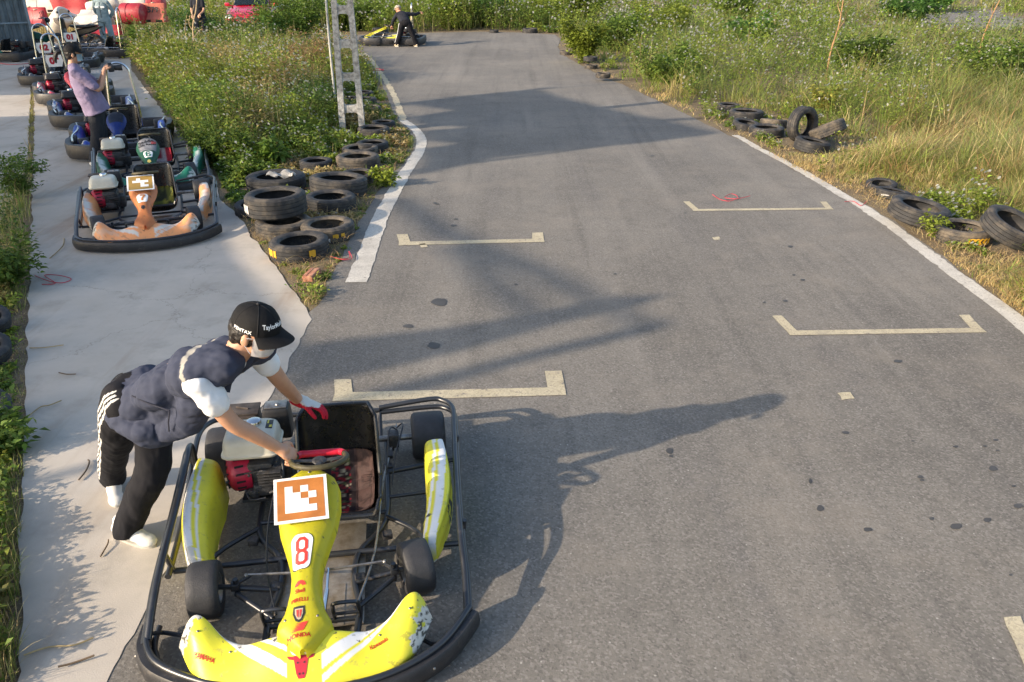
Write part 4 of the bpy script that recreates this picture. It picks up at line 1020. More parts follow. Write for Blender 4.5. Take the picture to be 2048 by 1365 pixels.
mb = MB(); P2 = [(b + .0, -a * .26) for a, b in P]; vs = [(a, b, 0) for a, b in P2] + [(a, b, HS) for a, b in P2]
mb.faces(vs, [(i, i + 1, n + i + 1, n + i) for i in range(n - 1)]); bmesh.ops.solidify(mb.b, geom=mb.b.faces[:], thickness=.004); mb.b.transform(Matrix.Translation((.0, .05, 0))); mb.build('side_wall', m_cor, shed, smooth=False)
mb = MB(); mb.box((-3.5, 1.0, HS + .05), (7.3, 2.3, .05), rot=(R(2), 0, 0)); mb.build('roof', m_cor, shed)

# small things on the ground
m_brick = mat('brick_clay', (.36, .15, .09), rough=.9, var=.25, vscale=20, bump=.5, dirt=(.4, .3, .2), dirt_amt=.5, dirt_scale=20)
bp = G(624, 553, .03); mb = MB(); mb.box((0, 0, 0), (.10, .20, .055), bev=.004)
for s in (-1, 1): mb.box((s * .029, 0, .0285), (.034, .19, .006), bev=.002)
o = mb.build('brick', m_brick); o.location = (bp.x, bp.y, .045); o.rotation_euler = (R(4), R(-3), R(-12)); tag(o, 'broken red brick on the soil by the concrete tip', 'brick')
m_str = mat('red_string', (.50, .04, .06), rough=.7, var=.2)
def string(px, label, r=.004, z=.016, m=m_str, name='string', cat='string', jit=.02, wpx=None):
    P = [G(x, y) for x, y in px]; P = [Vector((p.x + random.uniform(-jit, jit) * .3, p.y + random.uniform(-jit, jit) * .3, z + random.uniform(0, .012))) for p in P]
    mb = MB(); mb.tube(P, r, 5, sm=5); return tag(mb.build(name, m), label, cat)
string([(1425, 392), (1440, 402), (1460, 405), (1475, 398), (1462, 392), (1450, 398), (1472, 402), (1500, 396)], 'tangle of red string on the asphalt above the right grid slot', r=.0035)
string([(1688, 408), (1706, 406), (1722, 414), (1735, 404)], 'short red string across the right white line', r=.0035)
string([(660, 520), (685, 528), (704, 524), (703, 516), (697, 510), (699, 522), (680, 526)], 'red string looped beside the near dark tyre', r=.0035, z=.03)
string([(70, 555), (100, 568), (125, 570), (142, 562), (120, 556), (90, 556), (110, 571), (85, 572)], 'pink string lying curled on the concrete near the left weeds', r=.004)
string([(735, 140), (748, 143), (768, 142), (752, 139)], 'red tape scrap across the left white line near the far kart', r=.007)
string([(0, 128), (20, 131), (45, 130), (70, 128)], 'dark red cord on the concrete in front of the green kart', r=.008)
m_twig = mat('dry_twig', (.13, .09, .055), rough=.9, var=.3); m_twl = mat('straw_twig', (.36, .27, .13), rough=.9, var=.3)
TW = 'dry sticks lying on the concrete'
for px, l, r, m in [([(160, 965), (176, 948), (182, 932), (178, 926)], 'curved black stick left of the white shoes', .005, m_twig), ([(118, 750), (135, 753), (152, 754)], 'short straight stick left of the vest', .004, m_twig), ([(222, 770), (235, 757), (246, 752)], 'thin stick close to the waist of the vest man', .004, m_twig),
                    ([(60, 838), (80, 820), (100, 818), (126, 806)], 'pale twig at the concrete edge level with the trousers', .004, m_twl), ([(205, 1118), (216, 1098), (220, 1088)], 'small dark twig below the near shoe', .004, m_twig), ([(120, 1345), (150, 1335), (190, 1322)], 'dark twig near the bottom of the concrete', .005, m_twig), ([(52, 1318), (100, 1300), (150, 1296), (190, 1280)], 'long straw stem near the bottom of the concrete', .004, m_twl),
                    ([(100, 520), (125, 498), (130, 480)], 'bent thin twig in front of the orange kart', .005, m_twl), ([(60, 700), (90, 702), (130, 696)], 'pale twig reaching from the left weeds', .004, m_twl)]:
    tag(string(px, l, r=r, m=m, name='stick', cat='stick'), group=TW)
# litter
ms_ = mat('litter_white', (.62, .60, .56), rough=.5, var=.1)
lp_ = G(1795, 400); mb = MB(); mb.box((0, 0, 0), (.42, .035, .012), bev=.003); mb.box((.12, .03, .002), (.16, .03, .01), bev=.003); o = mb.build('plastic_strip', ms_); o.location = (lp_.x, lp_.y, .05); o.rotation_euler = (0, R(3), R(-4)); tag(o, 'white plastic strip lying by the buried right tyres', 'litter')
b_ = G(562, 355, .2); mb = MB(); mb.grid(14, 10, lambda u, v: Vector(((u - .5) * .34, (v - .5) * .16, .05 * math.sin(u * 7) * math.sin(v * 6) + .03 * mnoise.noise(Vector((u * 5, v * 5, 0)))))); bmesh.ops.solidify(mb.b, geom=mb.b.faces[:], thickness=.004)
o = mb.build('plastic_bag', ms_); o.location = (b_.x, b_.y, .24); tag(o, 'crumpled white bag lying in the overgrown tyre', 'bag')
# ============================================================ PEOPLE
m_skin = mat('skin', (.48, .255, .155), rough=.5, var=.10, vscale=14, bump=.08, bscale=120)
m_hair = mat('black_hair', (.012, .010, .009), rough=.45, var=.3, vscale=60, bump=.6, bscale=70)
m_shoe = mat('white_shoe', (.66, .65, .61), rough=.75, var=.08, vscale=8, spec=.25)
m_sole = mat('shoe_sole', (.42, .40, .35), rough=.8, var=.2)
m_mask = mat('mask_cloth', (.78, .78, .78), rough=.8, var=.05)
m_attr = mat('garment', (1, 1, 1), rough=.85, var=.12, vscale=9, attr=True, bump=.12, bscale=220, spec=.25)
V3 = Vector
def limb(mb, pts, rad, n=16, flat=None):
    pts = [V3(p) for p in pts]
    P = smooth_path(pts, 5) if len(pts) > 2 else [pts[0].lerp(pts[1], i / 6) for i in range(7)]
    rr = np.interp(np.linspace(0, 1, len(P)), np.linspace(0, 1, len(rad)), rad)
    mb.tube(P, [float(x) for x in rr], n, flat=flat)
    mb.ball(P[0], float(rr[0]) * .985, seg=n); mb.ball(P[-1], float(rr[-1]) * .985, seg=n)
def basis(f, up=V3((0, 0, 1))):
    f = V3(f).normalized(); l = up.cross(f).normalized(); u = f.cross(l).normalized()
    return Matrix((f, l, u)).transposed()          # columns: forward, left, up
def head_shapes(mb, c, B, s=1.):
    def at(a, b, d): return c + B @ V3((a, b, d)) * s
    mb.ball(at(-.012, 0, .025), (.098 * s, .078 * s, .092 * s), B); mb.ball(at(.022, 0, -.035), (.068 * s, .060 * s, .080 * s), B)
    mb.ball(at(.045, 0, -.088), (.036 * s, .036 * s, .026 * s), B)      # chin
    mb.ball(at(.092, 0, -.022), (.018 * s, .013 * s, .026 * s), B)     # nose
    mb.ball(at(.080, 0, .012), (.014 * s, .050 * s, .014 * s), B)      # brow
    mb.ball(at(.078, 0, -.060), (.014 * s, .024 * s, .010 * s), B)     # mouth
    for k in (-1, 1):
        mb.ball(at(-.008, k * .080, -.012), (.020 * s, .010 * s, .032 * s), B); mb.ball(at(.055, k * .042, -.030), (.022 * s, .018 * s, .020 * s), B)
def hand(mb, w, d, n, side, curl=(25, 30, 20), spread=.0, thumb=40, s=1.):
    """w wrist, d direction of the palm, n back of the hand; side +1 puts the thumb on the left of d seen from the back"""
    d = V3(d).normalized(); n = V3(n); n = (n - d * n.dot(d)).normalized(); t = n.cross(d).normalized() * side
    limb(mb, [w - d * .01, w + d * .03 * s], [.026 * s, .030 * s], 12)
    mb.ball(w + d * .052 * s, (.050 * s, .041 * s, .0185 * s), Matrix((d, t, n)).transposed(), seg=16)
    tips = []
    for k, (off, L) in enumerate(((.030, .070), (.010, .078), (-.010, .074), (-.029, .058))):
        p = w + d * (.088 - abs(off) * .25) * s + t * off * s; a = 0.; pts = [w + d * .06 * s + t * off * .9 * s, p]; dd = (d + t * off * spread * 10).normalized()
        for j, (fr, c) in enumerate(zip((.45, .30, .25), curl)):
            a += R(c); v = dd * math.cos(a) - n * math.sin(a); p = p + v * L * fr * s; pts.append(p)
        P = pts; mb.tube(smooth_path(P, 3), [.0100 * s, .0100 * s, .0092 * s, .0088 * s, .0078 * s] , 8)
        for q, r_ in zip(P[1:], (.0105, .0096, .009, .008)): mb.ball(q, r_ * s, seg=8)
        tips.append(P[-1])
    b = w + d * .028 * s + t * .028 * s; q1 = b + (d * math.cos(R(thumb)) + t * math.sin(R(thumb)) - n * .25) * .036 * s
    q2 = q1 + (d * .8 + t * .15 - n * .55).normalized() * .032 * s; q3 = q2 + (d * .75 - t * .25 - n * .6).normalized() * .024 * s
    limb(mb, [b, q1, q2, q3], [.016 * s, .0125 * s, .0105 * s, .009 * s], 8)
    return tips
def shoe(parent, ankle, d, up=V3((0, 0, 1)), L=.275, z0=0.0, pitch=0., name='shoe', m=None):
    d = V3((d[0], d[1], 0)).normalized(); B = basis(d); Rp = Matrix.Rotation(pitch, 3, B.col[1]); B = Rp @ B
    a = V3(ankle); base = V3((a.x, a.y, z0)) - B @ V3((.055, 0, 0)) + B @ V3((0, 0, .035))
    def at(x, y, z): return base + B @ V3((x, y, z))
    mb = MB(); mb.ball(at(.02, 0, .025), (.055, .036, .04), B); mb.ball(at(.11, 0, .022), (.10, .042, .036), B); mb.ball(at(.185, .003, .006), (.062, .044, .032), B)
    limb(mb, [at(.045, 0, .03), at(.035, 0, .085)], [.042, .040], 14); o = remesh(mb, name, m or m_shoe, .006, 6, parent)
    mb = MB(); pr = []
    for k in range(26):
        t = 2 * PI * k / 26; x = .10 + .142 * math.cos(t); w_ = .038 + .010 * math.cos(t - .2); pr.append((x, w_ * math.sin(t)))
    mb.prism(pr, .028); mb.b.transform(Matrix.Translation(at(0, 0, -.036)) @ B.to_4x4()); mb.build('sole', m_sole, o)
    for k in range(3):
        mb = MB(); mb.tube([at(.085 + k * .026, -.026, .052 - k * .007), at(.09 + k * .026, 0, .064 - k * .010), at(.085 + k * .026, .026, .052 - k * .007)], .0035, 5); mb.build('lace', m_sole, o)
    return o
def fold(amp, sc, stretch=(1, 1, 1)):
    def f(c):
        p = V3((c.x * stretch[0], c.y * stretch[1], c.z * stretch[2])) * sc
        v = mnoise.fractal(p, 1., 2., 3); w = 1 - abs(mnoise.noise(p * .8 + V3((4, 2, 1)))) * 2
        return amp * (v * .7 + w * .55)
    return f
def along(chain, c):
    """nearest point on a joint chain -> (fraction along, axis point)"""
    best = None; n = len(chain) - 1
    for i in range(n):
        a, b = chain[i], chain[i + 1]; t = max(0, min(1, (c - a).dot(b - a) / (b - a).length_squared)); q = a.lerp(b, t); d = (c - q).length
        if best is None or d < best[0]: best = (d, (i + t) / n, q, (b - a).normalized())
    return best

# ---------- the man in the navy vest leaning on the kart
man = thing('person', 'man in navy vest and black cap leaning forward to push the yellow kart', 'person', (-2.1, 3.42, 0))
Minv = V3((-2.1, 3.42, 0))
def L_(x, y, z): return V3((x, y, z)) - Minv
hipR, hipL = L_(-1.855, 3.27, .83), L_(-1.745, 3.385, .83); hipC = (hipR + hipL) / 2
kneeA, kneeB = L_(-2.06, 3.49, .46), L_(-1.79, 3.30, .45); ankA, ankB = L_(-2.26, 3.715, .12), L_(-1.99, 3.285, .09)
chest = L_(-1.36, 3.14, 1.10); neck = L_(-1.20, 3.115, 1.19); mid = L_(-1.58, 3.24, .965)
shR, shL = L_(-1.345, 2.985, 1.115), L_(-1.17, 3.265, 1.12)
elR, elL = L_(-1.245, 3.03, .875), L_(-1.115, 3.375, .895)
wrR, wrL = L_(-1.095, 3.135, .675), L_(-1.105, 3.575, .675)
hc = L_(-1.105, 3.115, 1.285); HB = basis((.90, -.22, -.30))
mb = MB(); head_shapes(mb, hc, HB)
limb(mb, [neck - V3((.03, 0, .03)), hc + HB @ V3((-.03, 0, -.05))], [.062, .055])
limb(mb, [shR + V3((.0, .03, 0)), shR, (shR + elR) / 2, elR, (elR * .6 + wrR * .4), wrR], [.052, .050, .044, .038, .037, .026])
limb(mb, [shL, (shL + elL) / 2, elL, (elL * .6 + wrL * .4), wrL], [.050, .044, .038, .037, .027])
limb(mb, [chest, mid, hipC], [.10, .085, .085]); limb(mb, [shR, shL], [.050, .050])
for h_, k_, a_ in ((hipR, kneeA, ankA), (hipL, kneeB, ankB)): limb(mb, [h_, k_, a_], [.075, .05, .038])
grip = L_(-1.03, 3.19, .603)
hand(mb, wrR, (.62, .22, -.62), (.25, -.35, .85), 1, curl=(48, 62, 45), thumb=48, s=1.04)
body = remesh(mb, 'body', m_skin, .0052, 3, man)
# glove on the other hand, resting on the seat rim
mb = MB(); hand(mb, wrL, (.93, -.05, -.30), (.25, .25, .9), -1, curl=(12, 28, 22), thumb=35, s=1.12); limb(mb, [wrL - V3((.5, .3, -.5)).normalized() * .02, wrL + V3((.02, 0, -.01))], [.034, .034])
gd = V3((.25, .25, .9)).normalized(); gdd = V3((.93, -.05, -.30)).normalized()
def pglove(c):
    q = c - wrL; return (.42, .012, .03) if q.dot(gd) < -.002 or q.dot(gdd) > .115 else (.62, .60, .55)
remesh(mb, 'glove', m_attr, .0052, 2, man, paint=pglove)
# hair, cap, mask
mb = MB(); mb.ball(hc + HB @ V3((-.034, 0, .005)), (.088, .086, .085), HB); mb.ball(hc + HB @ V3((-.070, 0, -.045)), (.042, .064, .05), HB)
remesh(mb, 'hair', m_hair, .006, 2, man, disp=fold(.006, 55))
CB = basis((.92, -.26, -.25)); cc = hc + HB @ V3((-.008, 0, .052))
mb = MB()
def dome(u, v):
    a = 2 * PI * u; e = v * PI / 2 * .995; r_ = 1.0
    return cc + CB @ V3((.109 * math.cos(a) * math.cos(e), .094 * math.sin(a) * math.cos(e), -.022 + .104 * math.sin(e) ** .9))
mb.grid(48, 18, lambda u, v: dome(u, v), closeu=True)
bmesh.ops.solidify(mb.b, geom=mb.b.faces[:], thickness=.004); m_cap = mat('cap_black', (.012, .012, .013), rough=.75, var=.2, vscale=12, bump=.2, bscale=200)
cap = mb.build('cap', m_cap, man, angle=60)
mb = MB()
def brim(u, v):
    a = (u - .5) * R(132); r0 = V3((.104 * math.cos(a), .092 * math.sin(a), -.020)); ext = .070 * (math.cos(a) ** .7) + .004
    p = r0 + V3((math.cos(a * .55), math.sin(a * .55) * .55, 0)) * ext * v; p.z += -.018 * v - .012 * (math.sin(a) ** 2) * (v + .2) - .020 * v * (math.sin(a) ** 2)
    return cc + CB @ p
mb.grid(30, 10, brim); bmesh.ops.solidify(mb.b, geom=mb.b.faces[:], thickness=.004); mb.build('cap_brim', m_cap, cap, angle=60)
mb = MB(); mb.ball(cc + CB @ V3((0, 0, .084)), (.008, .008, .005), seg=8); mb.build('cap_button', m_cap, cap)
for a in (0, 60, 120):
    mb = MB(); mb.tube([cc + CB @ V3((.1105 * math.cos(R(a)) * math.cos(e), .0955 * math.sin(R(a)) * math.cos(e), -.022 + .105 * math.sin(e) ** .9)) for e in np.linspace(.0, PI - .0, 24)], .0012, 4); mb.build('cap_seam', m_cap, cap)
def cap_text(s, ang, z, size, col, spacing=1., slant=0.):
    me = text_mesh(s, size, .0008, spacing, .0006); bm = bmesh.new(); bm.from_mesh(me); bpy.data.meshes.remove(me)
    for v in bm.verts:
        a = R(ang) - (-v.co.x / .104); h = z + v.co.y + v.co.x * slant; sn = max(0., min(.999, (h + .022) / .104)) ** (1 / .9); e = math.asin(min(.999, sn)); k = 1.012 + v.co.z
        v.co = cc + CB @ V3((.109 * math.cos(a) * math.cos(e) * k, .094 * math.sin(a) * math.cos(e) * k, h))
    me = bpy.data.meshes.new('cap_lettering'); bm.to_mesh(me); bm.free(); me.materials.append(m_wht); return link('cap_lettering', me, cap)
cap_text('PENTAX', -96, -.008, .021, m_wht, 1.1); cap_text('TaylorMade', -14, .022, .026, m_wht)
mb = MB()
def msk(u, v):
    a = (u - .5) * R(150); z = .010 - v * .098; r_ = .088 * (1 - .14 * v) + .020 * math.cos(a) ** 3 * (1 - abs(v - .3)); pl = .0016 * math.sin(v * 24)
    return hc + HB @ V3((.002 + (r_ + pl) * math.cos(a), (.070 - .010 * v) * math.sin(a) / math.sin(R(75)) * 1.0, z))
mb.grid(30, 24, msk); bmesh.ops.solidify(mb.b, geom=mb.b.faces[:], thickness=.0025); mk = mb.build('face_mask', m_mask, man, angle=70)
for k in (-1, 1):
    for z in (.006, -.070):
        mb = MB(); mb.tube([hc + HB @ V3((.022, k * .072, z)), hc + HB @ V3((.0, k * .085, z * .5 + .003)), hc + HB @ V3((-.018, k * .088, -.01))], .0016, 4, sm=3); mb.build('ear_loop', m_mask, mk)
for k in (-1, 1):
    mb = MB(); mb.ball(hc + HB @ V3((.083, k * .032, .0)), (.006, .013, .006), HB, seg=8); mb.build('eye', m_ink, man)
# white t-shirt under the vest
mb = MB(); lat = (shL - shR).normalized()
limb(mb, [shR + lat * .05, shR + V3((.0, 0, -.008)), shR.lerp(elR, .22), shR.lerp(elR, .50)], [.052, .060, .061, .064]); limb(mb, [shL - lat * .05, shL, shL.lerp(elL, .42)], [.055, .062, .058])
limb(mb, [neck - V3((.02, 0, .03)), chest, mid], [.060, .085, .068])
remesh(mb, 't_shirt', mat('white_cotton', (.74, .74, .74), rough=.85, var=.06, bump=.1, bscale=200), .0075, 5, man, disp=fold(.008, 17))
# navy vest
mb = MB(); ax = (chest - hipC).normalized(); VB = Matrix((ax, lat, ax.cross(lat).normalized())).transposed(); ven = VB.col[2]
if ven.z > 0: ven = -ven
mb.ball(chest + V3((-.01, 0, -.012)), (.16, .160, .108), VB, seg=24); mb.ball(mid + V3((0, 0, -.014)), (.19, .155, .104), VB, seg=24); mb.ball(mid.lerp(hipC, .6) + V3((.0, 0, -.028)), (.15, .150, .108), VB, seg=24)
mb.ball(chest.lerp(neck, .55), (.10, .125, .085), VB, seg=20)
limb(mb, [chest + lat * .06, neck + lat * .10 + V3((.03, .0, -.015))], [.10, .06]); limb(mb, [chest - lat * .07, neck - lat * .085 + V3((.015, 0, -.025))], [.11, .072]); limb(mb, [neck - lat * .07 + V3((.0, 0, -.02)), shR + V3((-.01, .02, .022))], [.066, .062])
hang = L_(-1.655, 3.20, .70)                       # the front panels hang free of the belly
limb(mb, [mid + ven * .05, hipC.lerp(mid, .35) + ven * .12, hang], [.115, .10, .05]); limb(mb, [hang - lat * .04 + V3((-.04, 0, .05)), hang + lat * .06 + V3((.03, .02, .04))], [.055, .055])
limb(mb, [hang + V3((.0, 0, .03)), L_(-1.50, 3.14, .82), L_(-1.40, 3.10, .98)], [.05, .065, .09])
limb(mb, [L_(-1.83, 3.30, .83), L_(-1.76, 3.36, .88)], [.112, .10]); limb(mb, [L_(-1.87, 3.25, .79), L_(-1.73, 3.18, .73), hang], [.06, .06, .05])
def pvest(c):
    f = (c - hipC).dot(ax) / (chest - hipC).length; s = (c - hipC).dot(lat)
    w = (c - chest).dot(ax)
    if .045 < w < .075 and (c - chest).dot(ven) < .04: return (.30, .29, .26)
    return (.040, .047, .075)
vf = fold(.015, 10, (1, 1.6, .8)); v2 = fold(.0055, 27, (.6, 1.3, 1))
vest = remesh(mb, 'vest', m_attr, .0075, 5, man, disp=lambda c: vf(c) + v2(c), paint=pvest)
# placket and collar lettering on the open front
mb = MB(); mb.tube([neck + lat * .04 + V3((.06, -.01, -.03)), chest + V3((.115, -.02, -.03)), chest + V3((.085, -.05, -.10))], .012, 6, sm=4, flat=(1.6, .4)); mb.build('lanyard', mat('navy_strap', (.015, .017, .03), rough=.7), man)
mb = MB()
for k, (a, b) in enumerate(((L_(-1.72, 3.135, .955), L_(-1.52, 3.045, .93)), (L_(-1.52, 3.045, .93), L_(-1.56, 3.08, .80)))):
    mb.tube([a, (a + b) / 2 + V3((0, -.01, 0)), b], .0035, 5)
mb.build('pocket_seam', mat('navy_seam', (.014, .016, .03), rough=.8), vest)
mb = MB(); mb.tube([L_(-1.49, 3.10, .845), L_(-1.485, 3.09, .815), L_(-1.475, 3.085, .80)], .004, 5); mb.ball(L_(-1.475, 3.085, .795), .011, seg=8); mb.build('drawstring', m_ink, vest)
# track trousers with three stripes down one leg
chA = [hipR, kneeA, ankA]; outA = V3((-.76, -.62, .1)).normalized()
mb = MB(); limb(mb, [hipR + V3((.02, .0, .02)), hipR.lerp(kneeA, .45), kneeA, kneeA.lerp(ankA, .6), ankA + V3((.0, .0, -.03))], [.100, .094, .076, .067, .066], 20)
limb(mb, [hipL + V3((0, 0, .02)), hipL.lerp(kneeB, .45), kneeB, kneeB.lerp(ankB, .55), ankB + V3((-0.01, .005, -.02))], [.100, .094, .078, .070, .070], 20)
mb.ball(hipC + V3((-.01, .0, .02)), (.12, .14, .11), VB)
def ppants(c):
    b = along(chA, c); r_ = (c - b[2]); r_ = (r_ - b[3] * r_.dot(b[3]))
    if r_.length > .03 and b[0] < .16:
        tg = outA - b[3] * outA.dot(b[3]); tg.normalize(); sd = b[3].cross(tg); s = math.atan2(r_.dot(sd), r_.dot(tg)) * r_.length
        if c.z > .13:
            for o_ in (-.022, 0, .022):
                if abs(s - o_) < .0055: return (.62, .60, .56)
    return (.010, .010, .013)
pf = fold(.012, 10, (1.2, 1.2, .6))
remesh(mb, 'trousers', m_attr, .0062, 4, man, disp=pf, paint=ppants, clipz=.055)
shoe(man, ankA, (.45, -.89), pitch=R(8), z0=.01); shoe(man, ankB - V3((.018, -.006, 0)), (.93, -.36), pitch=R(2), z0=.0)

# ---------- generic clothed figure for the people further off
def figure(label, base, J, skin=None, top=(.3, .3, .4), legs=(.02, .02, .03), shoes=None, face=(1, 0, 0), sleeve=.5, cap=None, hairp=True, mask=None, vox=.011, stripes=False, collar=None, curl=(30, 35, 25), handdir=None, long_top=.0, topm=None, bulk=1., cs=1.):
    t = thing('person', label, 'person', base); b0 = V3(base)
    J = {k: V3(v) - b0 for k, v in J.items()}; B = basis(face); hc = J['head']
    mb = MB(); head_shapes(mb, hc, B); limb(mb, [J['neck'], hc + B @ V3((-.02, 0, -.05))], [.06, .052])
    for s in 'RL':
        limb(mb, [J['sh' + s], J['el' + s], J['wr' + s]], [.048, .038, .026]); limb(mb, [J['hip' + s], J['kn' + s], J['an' + s]], [.055, .045, .036])
        d = (J['wr' + s] - J['el' + s]).normalized(); hd = handdir[s] if handdir else (d, V3((0, 0, 1)) if abs(d.z) < .8 else -V3(face))
        hand(mb, J['wr' + s], hd[0], hd[1], 1 if s == 'L' else -1, curl=curl, s=1.02)
    hipC = (J['hipR'] + J['hipL']) / 2; ch = J['neck'].lerp(hipC, .3); limb(mb, [J['neck'], ch, hipC], [.055, .08, .07])
    remesh(mb, 'body', m_skin if skin is None else skin, vox * .62, 2, t)
    lat = (J['shL'] - J['shR']).normalized(); ax = (J['neck'] - hipC).normalized(); VB = Matrix((lat, ax, lat.cross(ax))).transposed()
    mb = MB(); rr_ = []; top_, bot_ = J['neck'] - ax * .035, hipC - ax * (.02 + long_top)
    for q, (w_, dp) in zip((0, .10, .25, .5, .75, 1.0), ((.11, .075), (.165, .10), (.182, .118), (.178, .122), (.18, .128), (.188, .138))):
        o_ = top_.lerp(bot_, q); k_ = 1 + (bulk - 1) * min(1, q * 2); rr_.append([o_ + VB @ V3((w_ * k_ * math.cos(a), 0, dp * k_ * math.sin(a))) for a in [2 * PI * z / 24 for z in range(24)]])
    mb.loft(rr_); limb(mb, [J['shR'], J['neck'] - ax * .03, J['shL']], [.06, .075, .06])
    for s in 'RL':
        e = J['sh' + s].lerp(J['el' + s], min(1, sleeve)); ch_ = [J['sh' + s], e]; rd = [.066, .062]
        if sleeve > 1: ch_ = [J['sh' + s], J['el' + s], J['el' + s].lerp(J['wr' + s], sleeve - 1)]; rd = [.066, .054, .042]
        limb(mb, ch_, rd)
    tm = topm or mat('cloth_%d_%d_%d' % tuple(int(v * 99) for v in top), top, rough=.85, var=.15, vscale=7, bump=.1, bscale=180, spec=.25)
    remesh(mb, 'shirt', tm, vox * .8, 4, t, disp=fold(.009, 11, (1, 1, 1.2)))
    mb = MB()
    for s in 'RL': limb(mb, [J['hip' + s], J['hip' + s].lerp(J['kn' + s], .5), J['kn' + s], J['an' + s] + V3((0, 0, .03))], [.11, .10, .085, .08], 16)
    mb.ball(hipC, (.16, .14, .13), VB)
    lm = mat('legs_%d_%d_%d' % tuple(int(v * 999) for v in legs), legs, rough=.9, var=.2, vscale=9, bump=.15, bscale=150, spec=.2)
    remesh(mb, 'trousers', lm, vox * .8, 4, t, disp=fold(.008, 10, (1, 1, .6)), clipz=.05 - b0.z)
    for s in 'RL': shoe(t, J['an' + s], J.get('toe', V3(face)), m=shoes)
    if hairp:
        mb = MB(); mb.ball(hc + B @ V3((-.022, 0, .022)), (.092, .086, .092), B); mb.ball(hc + B @ V3((-.06, 0, -.03)), (.045, .065, .05), B); remesh(mb, 'hair', m_hair, .008, 2, t, disp=fold(.006, 50))
    if cap is not None:
        mb = MB(); mb.grid(26, 9, lambda u, v: hc + B @ V3((-.01 + .110 * cs * math.cos(2 * PI * u) * math.cos(v * 1.56), .095 * cs * math.sin(2 * PI * u) * math.cos(v * 1.56), .035 + .10 * math.sin(v * 1.56))), closeu=True)
        mb.grid(14, 5, lambda u, v: hc + B @ V3((.09 * math.cos((u - .5) * 2.3) + v * .075 * math.cos((u - .5) * 1.6), (.085 + .01 * v) * math.sin((u - .5) * 2.3), .036 - .02 * v)))
        bmesh.ops.solidify(mb.b, geom=mb.b.faces[:], thickness=.004); mb.build('cap', cap, t, angle=60)
    if mask is not None:
        mb = MB(); mb.grid(14, 8, lambda u, v: hc + B @ V3((.012 + .09 * math.cos((u - .5) * 2.6), .078 * math.sin((u - .5) * 2.6), .0 - v * .09))); bmesh.ops.solidify(mb.b, geom=mb.b.faces[:], thickness=.003); mb.build('face_mask', mask, t)
    return t, J
# the photographer
px_, py_ = -5.98, 11.52; fx = V3((.90, .42, 0)).normalized(); ly = V3((-fx.y, fx.x, 0))
def P_(f, l, z): v = V3((px_, py_, 0)) + fx * f + ly * l; return (v.x, v.y, z)
ph, PJ = figure('person in purple shirt and black cap standing by the kart row, taking a photo', (px_, py_, 0), dict(head=P_(-.02, .0, 1.53), neck=P_(-.06, 0, 1.38), shR=P_(-.05, -.18, 1.32), shL=P_(-.05, .18, 1.32), elR=P_(.20, -.23, 1.08), elL=P_(.18, .20, 1.10), wrR=P_(.32, -.08, 1.30), wrL=P_(.32, .10, 1.30),
    hipR=P_(.10, -.09, .84), hipL=P_(.10, .09, .84), knR=P_(.06, -.11, .46), knL=P_(.10, .11, .46), anR=P_(-.04, -.12, .09), anL=P_(.05, .13, .09)), top=(.215, .175, .27), legs=(.028, .030, .036), face=fx, sleeve=.82, cap=m_cap, mask=mat('mask_blue', (.40, .55, .62), rough=.8, var=.05), vox=.009, curl=(55, 50, 30), long_top=.07, bulk=1.28)
mb = MB(); hc_ = V3(P_(-.16, 0, 1.57)) - V3((px_, py_, 0)); mb.tube([hc_, hc_ + V3((-.05, -.02, -.01)), hc_ + V3((-.09, -.03, -.09)), hc_ + V3((-.085, -.03, -.15))], [.02, .03, .028, .008], 8, sm=4); mb.build('ponytail', m_hair, ph)
cm = thing('camera_body', 'black camera held up by the person in the purple shirt', 'camera', P_(.40, .0, 1.325), math.atan2(fx.y, fx.x))
mb = MB(); mb.box((0, 0, 0), (.06, .135, .095), bev=.01); mb.box((.0, .0, .055), (.05, .05, .03), bev=.008); mb.box((.02, -.055, .0), (.05, .03, .09), bev=.01); mb.build('housing', m_bumper, cm)
mb = MB(); mb.lathe([(0, .03), (.034, .03), (.036, .09), (.040, .10), (.040, .15), (.033, .15), (0, .14)], axis='x', n=20); mb.build('lens', m_ink, cm)
# person in pale overalls, hands behind the back
ox, oy = -12.95, 27.2
fo, OJ = figure('person in pale grey-blue overalls standing with hands behind the back by the barriers', (ox, oy, 0), dict(head=(ox, oy - .02, 1.63), neck=(ox, oy, 1.48), shR=(ox - .19, oy, 1.41), shL=(ox + .19, oy, 1.41), elR=(ox - .27, oy + .10, 1.14), elL=(ox + .27, oy + .10, 1.14), wrR=(ox - .12, oy + .18, .95), wrL=(ox + .12, oy + .18, .95),
    hipR=(ox - .10, oy, .90), hipL=(ox + .10, oy, .90), knR=(ox - .12, oy - .02, .48), knL=(ox + .13, oy, .48), anR=(ox - .13, oy, .09), anL=(ox + .15, oy + .02, .09)), top=(.27, .34, .35), legs=(.28, .35, .36), face=(.1, -1, 0), sleeve=1.9, vox=.012, long_top=.05)
for s in (-1, 1):
    mb = MB(); mb.box((s * .09, -.128, 1.27), (.12, .02, .05), bev=.006); mb.build('pocket_flap', MATS['cloth_26_34_34'] if 'cloth_26_34_34' in MATS else m_mask, fo)
mb = MB(); mb.tube([(0, -.10, 1.42), (.0, -.135, 1.2), (.0, -.135, .95)], .006, 5); mb.build('zip', m_ink, fo)
